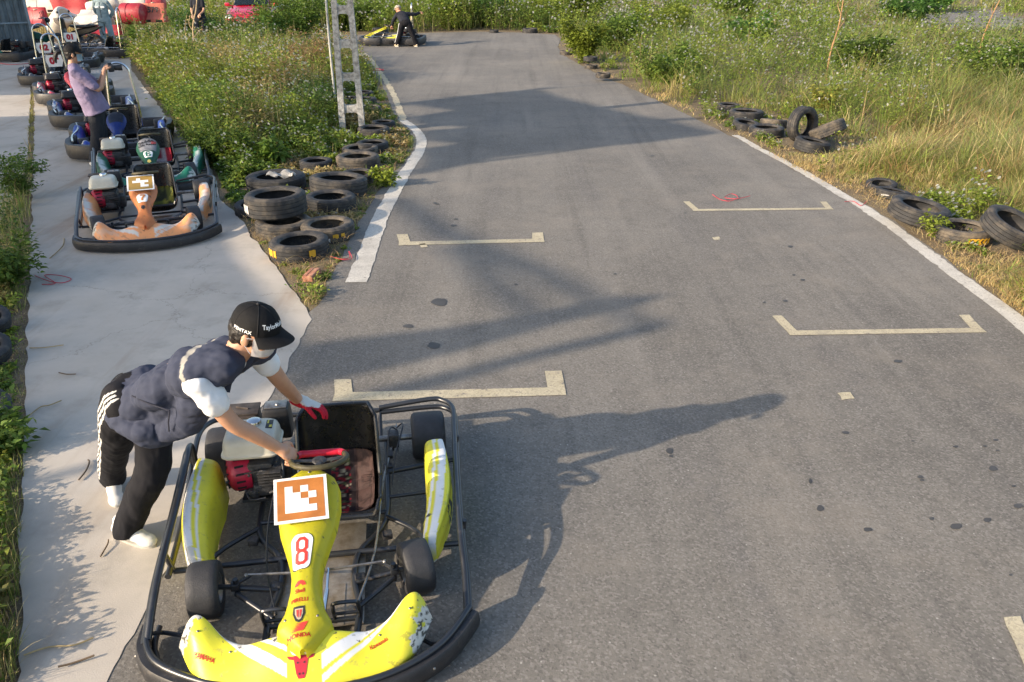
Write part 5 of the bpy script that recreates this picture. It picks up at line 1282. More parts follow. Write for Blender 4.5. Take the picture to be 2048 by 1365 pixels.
# dark shirt beyond the weeds
dx, dy_ = -10.05, 27.6
figure('person in a dark shirt standing in the weeds left of the red car', (dx, dy_, 0), dict(head=(dx + .05, dy_, 1.66), neck=(dx, dy_, 1.50), shR=(dx - .16, dy_, 1.43), shL=(dx + .16, dy_, 1.42), elR=(dx - .20, dy_ - .05, 1.16), elL=(dx + .2, dy_ - .08, 1.17), wrR=(dx - .13, dy_ - .22, 1.02), wrL=(dx + .12, dy_ - .25, 1.05),
    hipR=(dx - .10, dy_, .92), hipL=(dx + .10, dy_, .92), knR=(dx - .11, dy_, .48), knL=(dx + .12, dy_, .48), anR=(dx - .12, dy_, .09), anL=(dx + .13, dy_, .09)), top=(.018, .02, .028), legs=(.03, .035, .05), face=(.6, -.8, 0), sleeve=.6, vox=.014)
# far helper bending over the yellow kart
qx, qy = -3.52, 28.05
fp_, FJ = figure('person in white cap and striped black trousers bending over the far kart', (qx, qy, 0), dict(head=(qx - .24, qy + .34, 1.13), neck=(qx - .14, qy + .24, 1.04), shR=(qx + .06, qy + .22, 1.0), shL=(qx - .26, qy + .12, .98), elR=(qx + .30, qy + .34, .98), elL=(qx - .40, qy + .24, .80), wrR=(qx + .46, qy + .54, 1.02), wrL=(qx - .47, qy + .42, .62),
    hipR=(qx + .12, qy - .06, .76), hipL=(qx - .06, qy - .08, .76), knR=(qx + .23, qy - .02, .42), knL=(qx - .17, qy - .04, .42), anR=(qx + .34, qy, .09), anL=(qx - .28, qy - .02, .09)), top=(.014, .017, .028), legs=(.012, .012, .015), face=(-.5, .8, -.3), sleeve=1.8, vox=.012, hairp=False, cs=1.15, cap=mat('cap_white', (.66, .62, .52), rough=.8, var=.1), shoes=mat('tan_shoe', (.50, .40, .26), rough=.7), curl=(55, 55, 30))
for lg, o_ in ((('hipL', 'knL', 'anL'), -1),):
    mb = MB(); mb.tube([FJ[lg[0]] + V3((-.10, -.05, -.02)), FJ[lg[1]] + V3((-.075, -.045, 0)), FJ[lg[2]] + V3((-.066, -.03, .05))], .011, 6, sm=4); mb.build('trouser_stripe', m_mask, fp_)
# ============================================================ MOTORBIKES, CAR, BARRIERS
m_mb = mat('bike_black', (.015, .016, .018), rough=.3, var=.2, coat=.4); m_mbg = mat('bike_green', (.01, .10, .07), rough=.3, var=.2)
def motorbike(label, loc, rz, accent):
    t = thing('motorbike', label, 'motorbike', loc, rz, 'motorbikes parked behind the karts')
    for nm, x in (('front_wheel', .63), ('rear_wheel', -.60)):
        e = bpy.data.objects.new(nm, None); COL.objects.link(e); e.parent = t; e.location = (x, 0, .285)
        mb = MB(); mb.lathe([(.225, -.03), (.25, -.042), (.275, -.035), (.288, 0), (.275, .035), (.25, .042), (.225, .03)], axis='y', n=30, closed=True); mb.build('tyre', m_slick, e)
        mb = MB(); mb.lathe([(.205, -.02), (.226, -.028), (.226, .028), (.205, .02)], axis='y', n=30, closed=True); mb.lathe([(0, -.05), (.05, -.05), (.05, .05), (0, .05)], axis='y', n=12)
        for k in range(5):
            a = k * 2 * PI / 5
            for q in (-.12, .12): mb.tube([(.04 * math.cos(a), 0, .04 * math.sin(a)), (.215 * math.cos(a + q), 0, .215 * math.sin(a + q))], .008, 5)
        mb.build('rim', m_steel, e)
    mb = MB(); mb.loft([[V3((x, y * w, z + zz * h)) for y, zz in ((-1, 0), (-.8, .8), (0, 1), (.8, .8), (1, 0), (.5, -.4), (-.5, -.4))] for x, z, w, h in ((-.78, .80, .07, .03), (-.6, .78, .11, .06), (-.3, .75, .13, .07), (-.05, .74, .12, .07), (.12, .76, .07, .05), (.16, .77, .04, .03))]); mb.build('seat', mat('seat_vinyl', (.02, .02, .02), rough=.4, var=.2, bump=.1), t)
    mb = MB(); mb.loft([[V3((x, y * w, z + zz * h)) for y, zz in ((-1, -.6), (-1, .6), (-.6, 1), (.6, 1), (1, .6), (1, -.6), (.5, -1), (-.5, -1))] for x, z, w, h in ((-.88, .76, .03, .03), (-.6, .68, .09, .08), (-.2, .60, .12, .11), (.1, .5, .11, .12), (.25, .42, .07, .10), (.36, .5, .05, .12))]); mb.build('body_panel', accent, t)
    mb = MB(); mb.loft([[V3((x, y * w, z + zz * h)) for y, zz in ((-1, 0), (-.6, 1), (.6, 1), (1, 0), (.4, -1), (-.4, -1))] for x, z, w, h in ((.30, .40, .10, .06), (.40, .62, .15, .08), (.40, .80, .14, .07), (.36, .94, .08, .05))]); mb.build('leg_shield', accent, t)
    mb = MB(); mb.tube([(.36, 0, .98), (.46, 0, .70), (.63, .06, .285)], .022, 8); mb.tube([(.46, 0, .70), (.63, -.06, .285)], .018, 8); mb.build('fork', m_chrome, t)
    mb = MB(); mb.tube([(.22, -.34, 1.03), (.33, -.18, 1.02), (.36, 0, 1.0), (.33, .18, 1.02), (.22, .34, 1.03)], .014, 8, sm=4); mb.ball((.42, 0, .96), (.08, .09, .08)); mb.build('handlebar', m_mb, t)
    for s in (-1, 1):
        mb = MB(); mb.tube([(.30, s * .2, 1.03), (.28, s * .26, 1.16)], .006, 5); mb.ball((.28, s * .27, 1.18), (.012, .055, .035)); mb.build('mirror', m_mb, t)
    mb = MB(); mb.box((.0, 0, .36), (.34, .18, .20), bev=.04); mb.lathe([(0, -.11), (.08, -.11), (.09, -.09), (.09, .09), (0, .11)], c=(-.08, 0, .33), axis='y', n=16); mb.build('engine', m_eng, t)
    mb = MB(); mb.tube([(.05, -.10, .28), (-.3, -.13, .25), (-.45, -.14, .30), (-.82, -.15, .40)], [.018, .02, .045, .045], 10, sm=4); mb.build('exhaust', m_steel, t)
    mb = MB(); mb.tube([(-.45, -.12, .80), (-.72, -.13, .88), (-.86, -.07, .92), (-.86, .07, .92), (-.72, .13, .88), (-.45, .12, .80)], .012, 8, sm=4); mb.build('grab_rail', m_chrome, t)
    mb = MB(); mb.box((-.92, 0, .62), (.03, .12, .22), rot=(0, R(22), 0), bev=.008); mb.box((-.88, 0, .76), (.07, .14, .05), bev=.01); mb.build('rear_guard', m_mb, t)
    mb = MB(); mb.tube([(-.02, .08, .25), (-.12, .22, .01)], .012, 6); mb.tube([(-.02, .08, .25), (-.22, .22, .012)], .010, 6); mb.build('stand', m_steel, t)
motorbike('black motorbike with its long seat and rear wheel showing right of the other', (-13.5, 26.35, 0), R(171), m_mb)
motorbike('dark motorbike with green trim beside the corrugated shed', (-14.55, 25.95, 0), R(24), m_mbg)

# red hatchback nose-on
car = thing('red_car', 'bright red hatchback car facing the camera behind tall weeds', 'car', (-9.95, 32.0, 0), R(3))
m_car = mat('car_red', (.50, .006, .030), rough=.22, var=.05, coat=1.); m_glass = mat('car_glass', (.02, .028, .03), rough=.06, var=0, spec=.9)
def car_sec(y, w, z0, z1, crown, tw):
    return [V3((-w, y, z0)), V3((-w * 1.0, y, (z0 + z1) * .5)), V3((-w * .98, y, z1 - .10)), V3((-w * .90, y, z1 - .02)), V3((-w * tw, y, z1 + crown * .6)), V3((0, y, z1 + crown)), V3((w * tw, y, z1 + crown * .6)), V3((w * .90, y, z1 - .02)), V3((w * .98, y, z1 - .10)), V3((w, y, (z0 + z1) * .5)), V3((w, y, z0))]
mb = MB(); mb.loft([car_sec(*a) for a in ((-.10, .62, .26, .52, .02, .6), (.0, .76, .22, .66, .03, .6), (.18, .82, .20, .74, .04, .6), (.5, .84, .20, .84, .05, .6), (.95, .85, .20, .93, .05, .6), (1.15, .85, .20, .96, .04, .6), (3.3, .85, .22, .98, .02, .6), (3.85, .80, .28, .92, .02, .6))]); mb.build('body', m_car, car, angle=55)
mb = MB(); mb.loft([car_sec(*a) for a in ((1.02, .74, .90, .96, .02, .6), (1.75, .63, .90, 1.42, .04, .7), (2.9, .62, .90, 1.44, .04, .7), (3.65, .66, .90, 1.02, .02, .7))]); cb = mb.build('cabin', m_car, car, angle=55)
mb = MB(); mb.faces([(-.66, 1.06, 1.0), (.66, 1.06, 1.0), (.57, 1.70, 1.40), (-.57, 1.70, 1.40), (-.4, 1.04, 1.02), (0, 1.03, 1.03), (.4, 1.04, 1.02), (.3, 1.68, 1.45), (0, 1.67, 1.46), (-.3, 1.68, 1.45)], [(0, 4, 9, 3), (4, 5, 8, 9), (5, 6, 7, 8), (6, 1, 2, 7)]); bmesh.ops.solidify(mb.b, geom=mb.b.faces[:], thickness=.01); mb.b.transform(Matrix.Translation((0, -.03, .005))); mb.build('windscreen', m_glass, car)
mb = MB()
for s in (-1, 1):
    mb = MB(); mb.box((s * .60, .045, .64), (.28, .16, .15), rot=(R(-28), 0, s * R(24)), bev=.03); h = mb.build('headlight', mat('lamp_glass', (.66, .68, .70), rough=.12, var=.1, metal=.5), car)
    mb = MB(); mb.box((s * .92, 1.18, 1.04), (.18, .09, .13), bev=.03); mb.tube([(s * .72, 1.22, .98), (s * .88, 1.18, 1.02)], .025, 6); mb.build('wing_mirror', m_car, car)
    for y in (.62, 3.1):
        mb = MB(); mb.lathe([(0, -.08), (.17, -.08), (.20, -.10), (.29, -.10), (.31, -.05), (.31, .08), (0, .08)], c=(s * .76, y, .31), axis='x', n=24); mb.build('wheel', m_slick, car)
mb = MB(); mb.box((0, -.06, .60), (.72, .05, .055), bev=.01); mb.build('grille', m_ink, car)
mb = MB(); mb.box((0, -.115, .36), (.9, .05, .14), bev=.02); mb.build('lower_grille', m_ink, car)

m_bred = mat('barrier_red', (.34, .018, .03), rough=.5, var=.15, dirt=(.3, .2, .15), dirt_amt=.3, dirt_scale=3); m_bwh = mat('barrier_white', (.62, .58, .50), rough=.5, var=.08, dirt=(.30, .25, .18), dirt_amt=.35, dirt_scale=3); m_btan = mat('barrier_tan', (.46, .35, .22), rough=.6, var=.2)
BG = 'plastic barriers dumped behind the karts'
def jersey(label, loc, rot, L=1.4, H=.8, W=.5, m=m_bred, feet=True):
    """moulded water-filled barrier with stepped foot and forklift slots"""
    t = thing('plastic_barrier', label, 'barrier', loc, 0, BG, rot=rot)
    prof = [(-W / 2, 0), (-W / 2, .16 * H), (-W * .34, .30 * H), (-W * .17, .52 * H), (-W * .13, .95 * H), (-W * .08, H), (W * .08, H), (W * .13, .95 * H), (W * .17, .52 * H), (W * .34, .30 * H), (W / 2, .16 * H), (W / 2, 0)]
    mb = MB(); mb.loft([[V3((x, y * s, z * (1 if s == 1 else .99))) for y, z in prof] for x, s in ((-L / 2, .8), (-L / 2 + .03, 1), (-L * .17, 1), (-L * .16, .93), (L * .16, .93), (L * .17, 1), (L / 2 - .03, 1), (L / 2, .8))]); o = mb.build('shell', m, t, angle=30)
    if feet:
        for s in (-1, 1):
            mb = MB(); mb.box((s * L * .25, -W / 2 - .001, .07 * H), (.22, .02, .08), bev=.004); mb.build('fork_slot', m_dark, t)
    mb = MB(); mb.lathe([(0, .03), (.05, .03), (.06, 0)], c=(0, 0, H), n=14); mb.build('filler_cap', m_btan, t)
def tubeb(label, loc, rot, L=1.2, r=.3, m=m_bwh, half=False):
    """big rounded plastic drum, flat foot and domed end"""
    t = thing('plastic_drum', label, 'drum', loc, 0, BG, rot=rot)
    mb = MB(); pr = [(0, -L / 2), (r * .85, -L / 2), (r, -L / 2 + .05), (r, -L * .15), (r * .95, -L * .13), (r * .95, -L * .08), (r, -L * .06), (r, L / 2 - .15), (r * .9, L / 2 - .05), (r * .6, L / 2), (0, L / 2 + .02)]
    mb.lathe(pr, axis='x', n=26); mb.build('shell', m, t, angle=40)
    mb = MB(); mb.lathe([(0, -L / 2 - .012), (r * .6, -L / 2 - .012), (r * .6, -L / 2)], axis='x', n=22); mb.build('end_panel', m_btan, t)
def Gq(x, y, yy): 
    dxx = (x - 1024) / F; dyy = (682.5 - y) / F; tt = yy / (CP + dyy * SP); return V3((dxx * tt, yy, CAMH + (-SP + dyy * CP) * tt))
def at_(x, y, Y_, dz=0): p = Gq(x, y, Y_); return (p.x, p.y, max(0, p.z + dz))
jersey('tall dirty white barrier standing right of the shed', at_(92, 26, 32.5), (0, 0, R(5)), 1.15, 1.15, .5, m_bwh)
jersey('long red barrier seen between the shed and the white drum', at_(66, 48, 30.6), (0, 0, R(2)), 1.1, .55, .5)
jersey('small bright red barrier above the green motorbike', at_(78, 52, 29.4), (0, 0, R(-15)), .6, .5, .4)
jersey('big red barrier leaning behind the pale drums', at_(155, 40, 32.0), (R(16), R(-3), R(-8)), 1.45, 1.0, .55)
tubeb('white drum with tan end lying left of the pile', at_(118, 44, 30.2), (0, R(35), R(155)), .95, .32)
jersey('white wedge shaped barrier tipped on its side in the pile', at_(150, 40, 30.9), (R(80), R(20), R(30)), .9, .6, .4, m_bwh, False)
tubeb('cream barrel with a round end lying in the front of the pile', at_(188, 46, 30.0), (0, R(4), R(170)), 1.3, .27)
jersey('flat white barrier lying across the middle of the pile', at_(198, 30, 31.2), (R(90), 0, R(3)), 1.2, .4, .35, m_bwh, False)
tubeb('long rounded white drum on top of the pile', at_(206, 12, 31.6), (0, R(-12), R(12)), 1.1, .24)
jersey('low red barrier under the cream barrel', at_(205, 70, 29.6), (0, 0, R(2)), 1.3, .32, .4)
tubeb('red drum with rounded top beside the overalls', at_(268, 28, 30.6), (0, R(0), R(-8)), .85, .36, m_bred)
jersey('white slab barrier behind the red drum', at_(262, 26, 32.4), (0, 0, R(3)), 1.2, .8, .4, m_bwh)
tubeb('upper red drum at the right end of the pile', at_(313, 8, 31.4), (0, R(0), R(5)), .6, .30, m_bred)
rb = jersey('faded red barrier with number 579 at the right end of the pile', at_(312, 44, 30.8), (0, 0, R(3)), .8, .62, .5, mat('barrier_faded', (.50, .13, .08), rough=.6, var=.2))
q = at_(312, 44, 30.8); rbo = [o for o in bpy.data.objects if o.get('label', '').startswith('faded red barrier')][0]
text('stencil', '579', .26, Matrix.Translation((0, -.115, .40)) @ Matrix.Rotation(R(80), 4, 'X'), m_ink, rbo, bold=.006)
# ============================================================ VEGETATION
m_leaf = mat('foliage', (1, 1, 1), rough=.55, var=0, attr=True, trans=.38, spec=.35)
m_petal = mat('petal', (.72, .72, .68), rough=.7, var=0, trans=.25)
def blades(P, H, Wd, lean, col, az=None, colt=None):
    n = len(P); az = rng.uniform(0, 2 * PI, n) if az is None else az; sa = az + rng.normal(PI / 2, .5, n)
    T = np.array([0, .35, .72, 1.]); ws = np.array([.8, 1., .62, .04])
    V = np.zeros((n, 4, 2, 3), np.float32); C = np.zeros((n, 4, 2, 3), np.float32)
    for i, (t, w) in enumerate(zip(T, ws)):
        cx = P[:, 0] + np.cos(az) * lean * H * t * t; cy = P[:, 1] + np.sin(az) * lean * H * t * t
        cz = P[:, 2] + H * t * (1 - .42 * lean * t)
        for k, s in enumerate((-1, 1)):
            V[:, i, k, 0] = cx + s * np.cos(sa) * Wd * w / 2; V[:, i, k, 1] = cy + s * np.sin(sa) * Wd * w / 2; V[:, i, k, 2] = cz
            C[:, i, k] = col if colt is None else col * (1 - t) + colt * t
    b = (np.arange(n) * 8)[:, None, None]
    q = np.array([[0, 1, 3, 2], [2, 3, 5, 4], [4, 5, 7, 6]])[None]
    return V.reshape(-1, 3), (b + q).reshape(-1, 4), C.reshape(-1, 3)
def leaves(P, L, Wd, az, pitch, col, fold_=.25):
    """one folded diamond per leaf: pitch 0 = level, + = pointing up"""
    n = len(P); d = np.stack([np.cos(az) * np.cos(pitch), np.sin(az) * np.cos(pitch), np.sin(pitch)], 1)
    roll = rng.normal(0, .5, n); s0 = np.stack([-np.sin(az), np.cos(az), np.zeros(n)], 1); u0 = np.cross(d, s0)
    s = s0 * np.cos(roll)[:, None] + u0 * np.sin(roll)[:, None]; up = np.cross(d, s); up *= np.sign(up[:, 2:3] + 1e-6)
    L = L[:, None]; Wd = Wd[:, None]
    V = np.stack([P, P + d * L * .42 + s * Wd / 2 + up * Wd * fold_, P + d * L - up * L * .15, P + d * L * .42 - s * Wd / 2 + up * Wd * fold_], 1)
    F_ = (np.arange(n) * 4)[:, None] + np.arange(4)[None]
    return V.reshape(-1, 3), F_, np.repeat(col, 4, 0)
class Veg:
    def __init__(s): s.V = []; s.F = []; s.C = []; s.n = 0
    def add(s, r):
        V, F_, C = r; s.V.append(V); s.F.append(F_ + s.n); s.C.append(C); s.n += len(V)
    def build(s, name, parent=None, kind=None, material=None):
        me = fast_mesh(name, np.concatenate(s.V), np.concatenate(s.F), material or m_leaf, np.concatenate(s.C)); o = link(name, me, parent)
        if kind: o['kind'] = kind
        return o
def Gn(x, y):
    dx = (x - 1024) / F; dy = (682.5 - y) / F; t = CAMH / (SP - dy * CP); return dx * t, (CP + dy * SP) * t
def dpth(X, Y_): return Y_ * CP + CAMH * SP
def fbm(X, Y_, s, seed=0.):
    out = np.zeros(len(X))
    r2 = np.random.default_rng(int(seed * 10) + 5)
    for o in range(5):
        for _ in range(3):
            a = r2.uniform(0, 2 * PI); k = s * 1.9 ** o; ph = r2.uniform(0, 6.28)
            out += np.sin((X * math.cos(a) + Y_ * math.sin(a)) * k + ph + 1.3 * np.sin(k * .7 * (X * math.sin(a) - Y_ * math.cos(a)) + ph * 2)) / 1.6 ** o / 3
    return out
GREEN = np.array([.130, .205, .034]); DEEP = np.array([.055, .115, .024]); LIME = np.array([.25, .31, .042]); STRAW = np.array([.50, .40, .19]); OLIVE = np.array([.24, .235, .065]); RUST = np.array([.30, .18, .08]); YEL = np.array([.34, .33, .07])
def mixc(a, b, t): return a * (1 - t)[:, None] + b * t[:, None]
def vary(c, s=.18): return np.clip(c * rng.normal(1, s, (len(c), 1)) * rng.normal(1, .05, c.shape), .01, .9)
def avoid(X, Y_, margin=0.):
    bad = in_poly(X, Y_, asph_poly) | in_poly(X, Y_, conc_poly) | in_poly(X, Y_, pad_poly) | in_poly(X, Y_, far_poly)
    for dx, dy in ((margin, 0), (-margin, 0), (0, margin), (0, -margin)):
        if margin: bad |= in_poly(X + dx, Y_ + dy, asph_poly) | in_poly(X + dx, Y_ + dy, conc_poly) | in_poly(X + dx, Y_ + dy, far_poly)
    return bad
def sample(n, poly, y0=-50, seed=0):
    P = np.array(poly, float); x = rng.uniform(P[:, 0].min(), P[:, 0].max(), n * 2); y = rng.uniform(P[:, 1].min(), P[:, 1].max(), n * 2)
    k = in_poly(x, y, poly); return x[k][:n], y[k][:n]
TYRES = np.array([(o.location.x, o.location.y, .30 * o.scale[0]) for o in bpy.data.objects if o.name.startswith('tyre') and o.parent is None])
def clear_of(X, Y_, rad, frac=1.0):
    ok = np.ones(len(X), bool)
    for tx, ty, tr in TYRES: ok &= (X - tx) ** 2 + (Y_ - ty) ** 2 > (tr * rad) ** 2
    return ok
def near_tyre(X, Y_):
    q = np.full(len(X), 9.)
    for tx, ty, tr in TYRES: q = np.minimum(q, np.hypot(X - tx, Y_ - ty) - tr)
    return np.clip((q + .05) / 1.25, .14, 1)
def grass_patch(name, poly, n, hfun, colfun, per=10, wmin=.0035, lean=(.35, .3), margin=.05, spread=.07, clear=1.02, wind=None, litter=False, keep=None):
    x, y = sample(n // per, poly); X, Y_ = Gn(x, y); k = ~avoid(X, Y_, margin) & clear_of(X, Y_, clear); X, Y_ = X[k], Y_[k]
    if keep is not None: q_ = keep(X, Y_) | (rng.uniform(0, 1, len(X)) < .12); X, Y_ = X[q_], Y_[q_]
    H = hfun(X, Y_) * (1 if litter else near_tyre(X, Y_) * np.clip(rng.normal(1, .25, len(X)), .4, 1.6)); C = colfun(X, Y_)
    X = np.repeat(X, per); Y_ = np.repeat(Y_, per); H = np.repeat(H, per); C = np.repeat(C, per, 0); m = len(X)
    d = dpth(X, Y_); sc = np.clip(d / 12, .6, 3)
    ox_ = rng.normal(0, spread, m) * sc; oy_ = rng.normal(0, spread, m) * sc; X = X + ox_; Y_ = Y_ + oy_; az = np.arctan2(oy_, ox_) + rng.normal(0, .5, m)
    k = ~avoid(X, Y_, 0.0) & clear_of(X, Y_, .82); X, Y_, H, C, d, az = X[k], Y_[k], H[k], C[k], d[k], az[k]; m = len(X)
    ln = np.clip(rng.normal(lean[0], lean[1], m), .03, 1.1); Wd = np.maximum(wmin * rng.uniform(.7, 1.5, m), d * .00062)
    if wind is not None: az = np.where(rng.uniform(0, 1, m) < .22, rng.normal(wind, .7, m), az)
    if litter: az = rng.uniform(0, 2 * PI, m)
    H = H * rng.uniform(.4, 1.35, m)
    P = np.stack([X, Y_, np.zeros(m) + (rng.uniform(.0, .05, m) if litter else 0)], 1)
    if litter: ln = rng.uniform(.9, 1.5, m); 
    v = Veg()
    cc_ = vary(C); tip = np.where((rng.uniform(0, 1, m) < .28)[:, None], (RUST[None] + cc_) * .62, cc_ * 1.15 + .02); v.add(blades(P, H, Wd, ln, cc_, az, np.clip(tip, 0, .9)))
    return v
def weed_patch(poly, n, hfun, colfun, per=42, margin=.12, flower=.25, lsize=.045, clear=1.1, keep=None):
    x, y = sample(n // per, poly); X, Y_ = Gn(x, y); k = ~avoid(X, Y_, margin) & clear_of(X, Y_, clear)
    if keep is not None: k &= keep(X, Y_)
    X, Y_ = X[k], Y_[k]
    H = hfun(X, Y_) * rng.uniform(.6, 1.3, len(X)) * near_tyre(X, Y_); C = colfun(X, Y_); R0 = H * rng.uniform(.28, .5, len(X)); N0 = len(X)
    X0, Y0, H0 = X, Y_, H
    rp = lambda a: np.repeat(a, per, 0)
    X, Y_, H, C, R0 = map(rp, (X, Y_, H, C, R0)); m = len(X)
    # a few stems per plant, leaves strung along them
    st = rng.integers(0, 6, m); idx = np.repeat(np.arange(N0), per); sa = (idx * 2.399 + st * 1.047 + rng.normal(0, .25, m)) ; t = rng.uniform(.06, 1, m) ** .8
    r_ = R0 * (t ** 1.2) * (.35 + .65 * ((st * 7 + idx) % 5) / 4); z = H * t * (1 - .15 * ((st * 3 + idx) % 4) / 3)
    P = np.stack([X + np.cos(sa) * r_ + rng.normal(0, .02, m), Y_ + np.sin(sa) * r_ + rng.normal(0, .02, m), z], 1)
    d = dpth(X, Y_); L = np.maximum(lsize, d * .0030) * rng.uniform(.55, 1.35, m); az = sa + rng.normal(0, 1.1, m)
    v = Veg(); v.add(leaves(P, L, L * rng.uniform(.38, .6, m), az, rng.normal(.15, .45, m), vary(C, .22)))
    # stems
    ns = 2; k5 = np.repeat(np.arange(N0), ns); sa = k5 * 2.399 + np.tile(np.arange(ns), N0) * 1.047
    dd = dpth(X0, Y0)[k5]; v.add(blades(np.stack([X0[k5], Y0[k5], np.zeros(len(k5))], 1), H0[k5] * .95, np.maximum(.005, dd * .0003), np.full(len(k5), .35), vary(np.tile(OLIVE * .8, (len(k5), 1))), sa))
    fl = None
    if flower > 0:
        nf = int(N0 * flower * 3); i = rng.integers(0, N0, nf); a = rng.uniform(0, 6.28, nf); rr_ = H0[i] * .42 * rng.uniform(.1, 1, nf)
        FP = np.stack([X0[i] + np.cos(a) * rr_, Y0[i] + np.sin(a) * rr_, H0[i] * rng.uniform(.9, 1.12, nf)], 1); s = np.maximum(.019, dpth(X0[i], Y0[i]) * .0012)
        f = Veg()
        for q in (0, PI / 4):
            a0 = rng.uniform(0, .5, nf) + q; tl = rng.normal(0, .25, (nf, 2)); V = np.zeros((nf, 4, 3))
            for c in range(4):
                V[:, c, 0] = FP[:, 0] + np.cos(a0 + c * PI / 2) * s; V[:, c, 1] = FP[:, 1] + np.sin(a0 + c * PI / 2) * s; V[:, c, 2] = FP[:, 2] + (V[:, c, 0] - FP[:, 0]) * tl[:, 0] + (V[:, c, 1] - FP[:, 1]) * (tl[:, 1] - .8)
            f.add((V.reshape(-1, 3), (np.arange(nf) * 4)[:, None] + np.arange(4)[None], np.ones((nf * 4, 3)) * .7))
        fl = f
    return v, fl
RIGHT = [(1120, 62), (1150, -48), (2500, -48), (2500, 900), (2048, 660), (1960, 585), (1870, 515), (1800, 462), (1735, 424), (1640, 380), (1560, 336), (1505, 305), (1440, 272), (1390, 248), (1345, 225), (1300, 205), (1250, 182), (1200, 160), (1160, 138), (1128, 118), (1118, 96)]
RFAR = [(700, 66), (640, 66), (560, 66), (560, -48), (1160, -48), (1125, 70), (1110, 69), (1050, 64), (960, 62), (860, 64), (760, 69)]
LEFT = [(262, 140), (262, 112), (345, 100), (345, 80), (330, -20), (460, -48), (560, -48), (640, 66), (560, 72), (560, 106), (690, 108), (715, 114), (735, 130), (765, 176), (782, 217), (796, 245), (818, 264), (829, 287), (822, 312), (800, 337), (765, 372), (735, 422), (700, 482), (680, 527), (662, 557), (645, 602), (628, 632), (600, 600), (555, 540), (500, 470), (487, 445), (440, 400), (425, 345), (385, 300), (330, 230), (300, 190)]
LFAR = [(-200, -48), (470, -48), (420, 20), (340, 78), (60, 78), (-200, 78)]
STRIPL = [(-200, 350), (0, 350), (52, 300), (66, 300), (68, 480), (56, 600), (50, 800), (45, 1000), (40, 1200), (34, 1400), (-200, 1400)]
STRIPU = [(52, 330), (64, 330), (72, 200), (66, 150), (60, 150), (54, 200)]
f1 = lambda X, Y_: fbm(X, Y_, .9, 1.); f2 = lambda X, Y_: fbm(X, Y_, 2.6, 2.); f3 = lambda X, Y_: fbm(X, Y_, .45, 3.)
def edge_low(X, Y_, poly, w):
    near_ = np.zeros(len(X))
    for k_ in range(8):
        a = k_ * PI / 4; near_ += in_poly(X + math.cos(a) * w, Y_ + math.sin(a) * w, poly)
    return near_ / 8
def rh(X, Y_):
    e = np.minimum(1, edge_low(X, Y_, asph_poly, .35) * 2.5 + edge_low(X, Y_, asph_poly, .9) * 1.4)
    return np.clip(.56 + .30 * f1(X, Y_) + .22 * f2(X, Y_), .14, 1.1) * (1 - .84 * e) * np.clip(.62 + (Y_ - 7) * .04, .55, 1.1)
def rcol(X, Y_):
    a = np.clip(.22 + .6 * f1(X + 9, Y_) + .35 * f2(X, Y_ + 5), 0, 1); c = mixc(np.tile(OLIVE * .9, (len(X), 1)), STRAW[None] * .85, a)
    b = np.clip(.35 + .75 * f2(X + 3, Y_ + 1), 0, 1); c = mixc(c, GREEN[None] * 1.1, b * .9); r_ = (rng.uniform(0, 1, len(X)) < .13)[:, None]; c = np.where(r_, RUST[None], c)
    r_ = (rng.uniform(0, 1, len(X)) < .16)[:, None]; c = np.where(r_, STRAW[None], c)
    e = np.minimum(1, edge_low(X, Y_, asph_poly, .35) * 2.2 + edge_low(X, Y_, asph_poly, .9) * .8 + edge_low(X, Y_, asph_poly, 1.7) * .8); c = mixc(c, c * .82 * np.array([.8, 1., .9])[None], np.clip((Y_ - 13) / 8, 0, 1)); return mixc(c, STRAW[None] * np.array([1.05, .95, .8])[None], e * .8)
def band(X, Y_): # leafy ground by the bend and in scattered islands
    d = dpth(X, Y_); u = 1024 + F * X / d; w_ = np.interp(Y_, [6, 12, 15, 19, 24, 40], [-.05, -.05, -.15, -.95, -.70, -.30]) + np.clip((u - 1500) / 700, -.3, .6)
    return f1(X + 4, Y_ + 2) + .4 * f2(X, Y_) > w_
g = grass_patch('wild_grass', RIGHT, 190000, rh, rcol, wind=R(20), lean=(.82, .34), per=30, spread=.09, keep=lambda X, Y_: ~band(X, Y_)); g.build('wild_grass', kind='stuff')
g = grass_patch('green_grass', RIGHT, 60000, lambda X, Y_: rh(X, Y_) * .95 + .05, lambda X, Y_: mixc(np.tile(GREEN * 1.15, (len(X), 1)), LIME[None], rng.uniform(0, 1, len(X))), per=26, spread=.085, lean=(1.0, .35), wmin=.007, keep=lambda X, Y_: f2(X + 40, Y_ + 11) + .5 * f1(X, Y_ + 30) > .15, margin=.12); g.build('green_grass', kind='stuff')
def straw(X, Y_): return np.full(len(X), .105)
SB = [(1195, 150), (1250, 168), (1345, 212), (1440, 256), (1505, 290), (1640, 362), (1735, 402), (1870, 498), (2048, 640), (2400, 900), (2400, 720), (2048, 520), (1900, 440), (1780, 380), (1640, 330), (1500, 262), (1345, 205), (1200, 140)]
v = grass_patch('dry_straw', SB, 34000, straw, lambda X, Y_: mixc(np.tile(STRAW * 1.05, (len(X), 1)), RUST[None], rng.uniform(0, .6, len(X))), litter=True, margin=0., clear=.7, per=4)
v.build('dry_straw', kind='stuff')
def wcol(X, Y_):
    a = np.clip(.5 + .6 * f2(X + 2, Y_ + 7), 0, 1); c = mixc(np.tile(GREEN, (len(X), 1)), LIME[None], a); b = np.clip(-.2 + .7 * f1(X + 20, Y_), 0, 1); return mixc(c, DEEP[None], b)
v, fl = weed_patch(RIGHT, 260000, lambda X, Y_: np.clip(.55 + (Y_ - 8) * .03, .4, 1.1) * (1 - .6 * edge_low(X, Y_, asph_poly, .35)), wcol, keep=band, flower=.5, margin=.2)
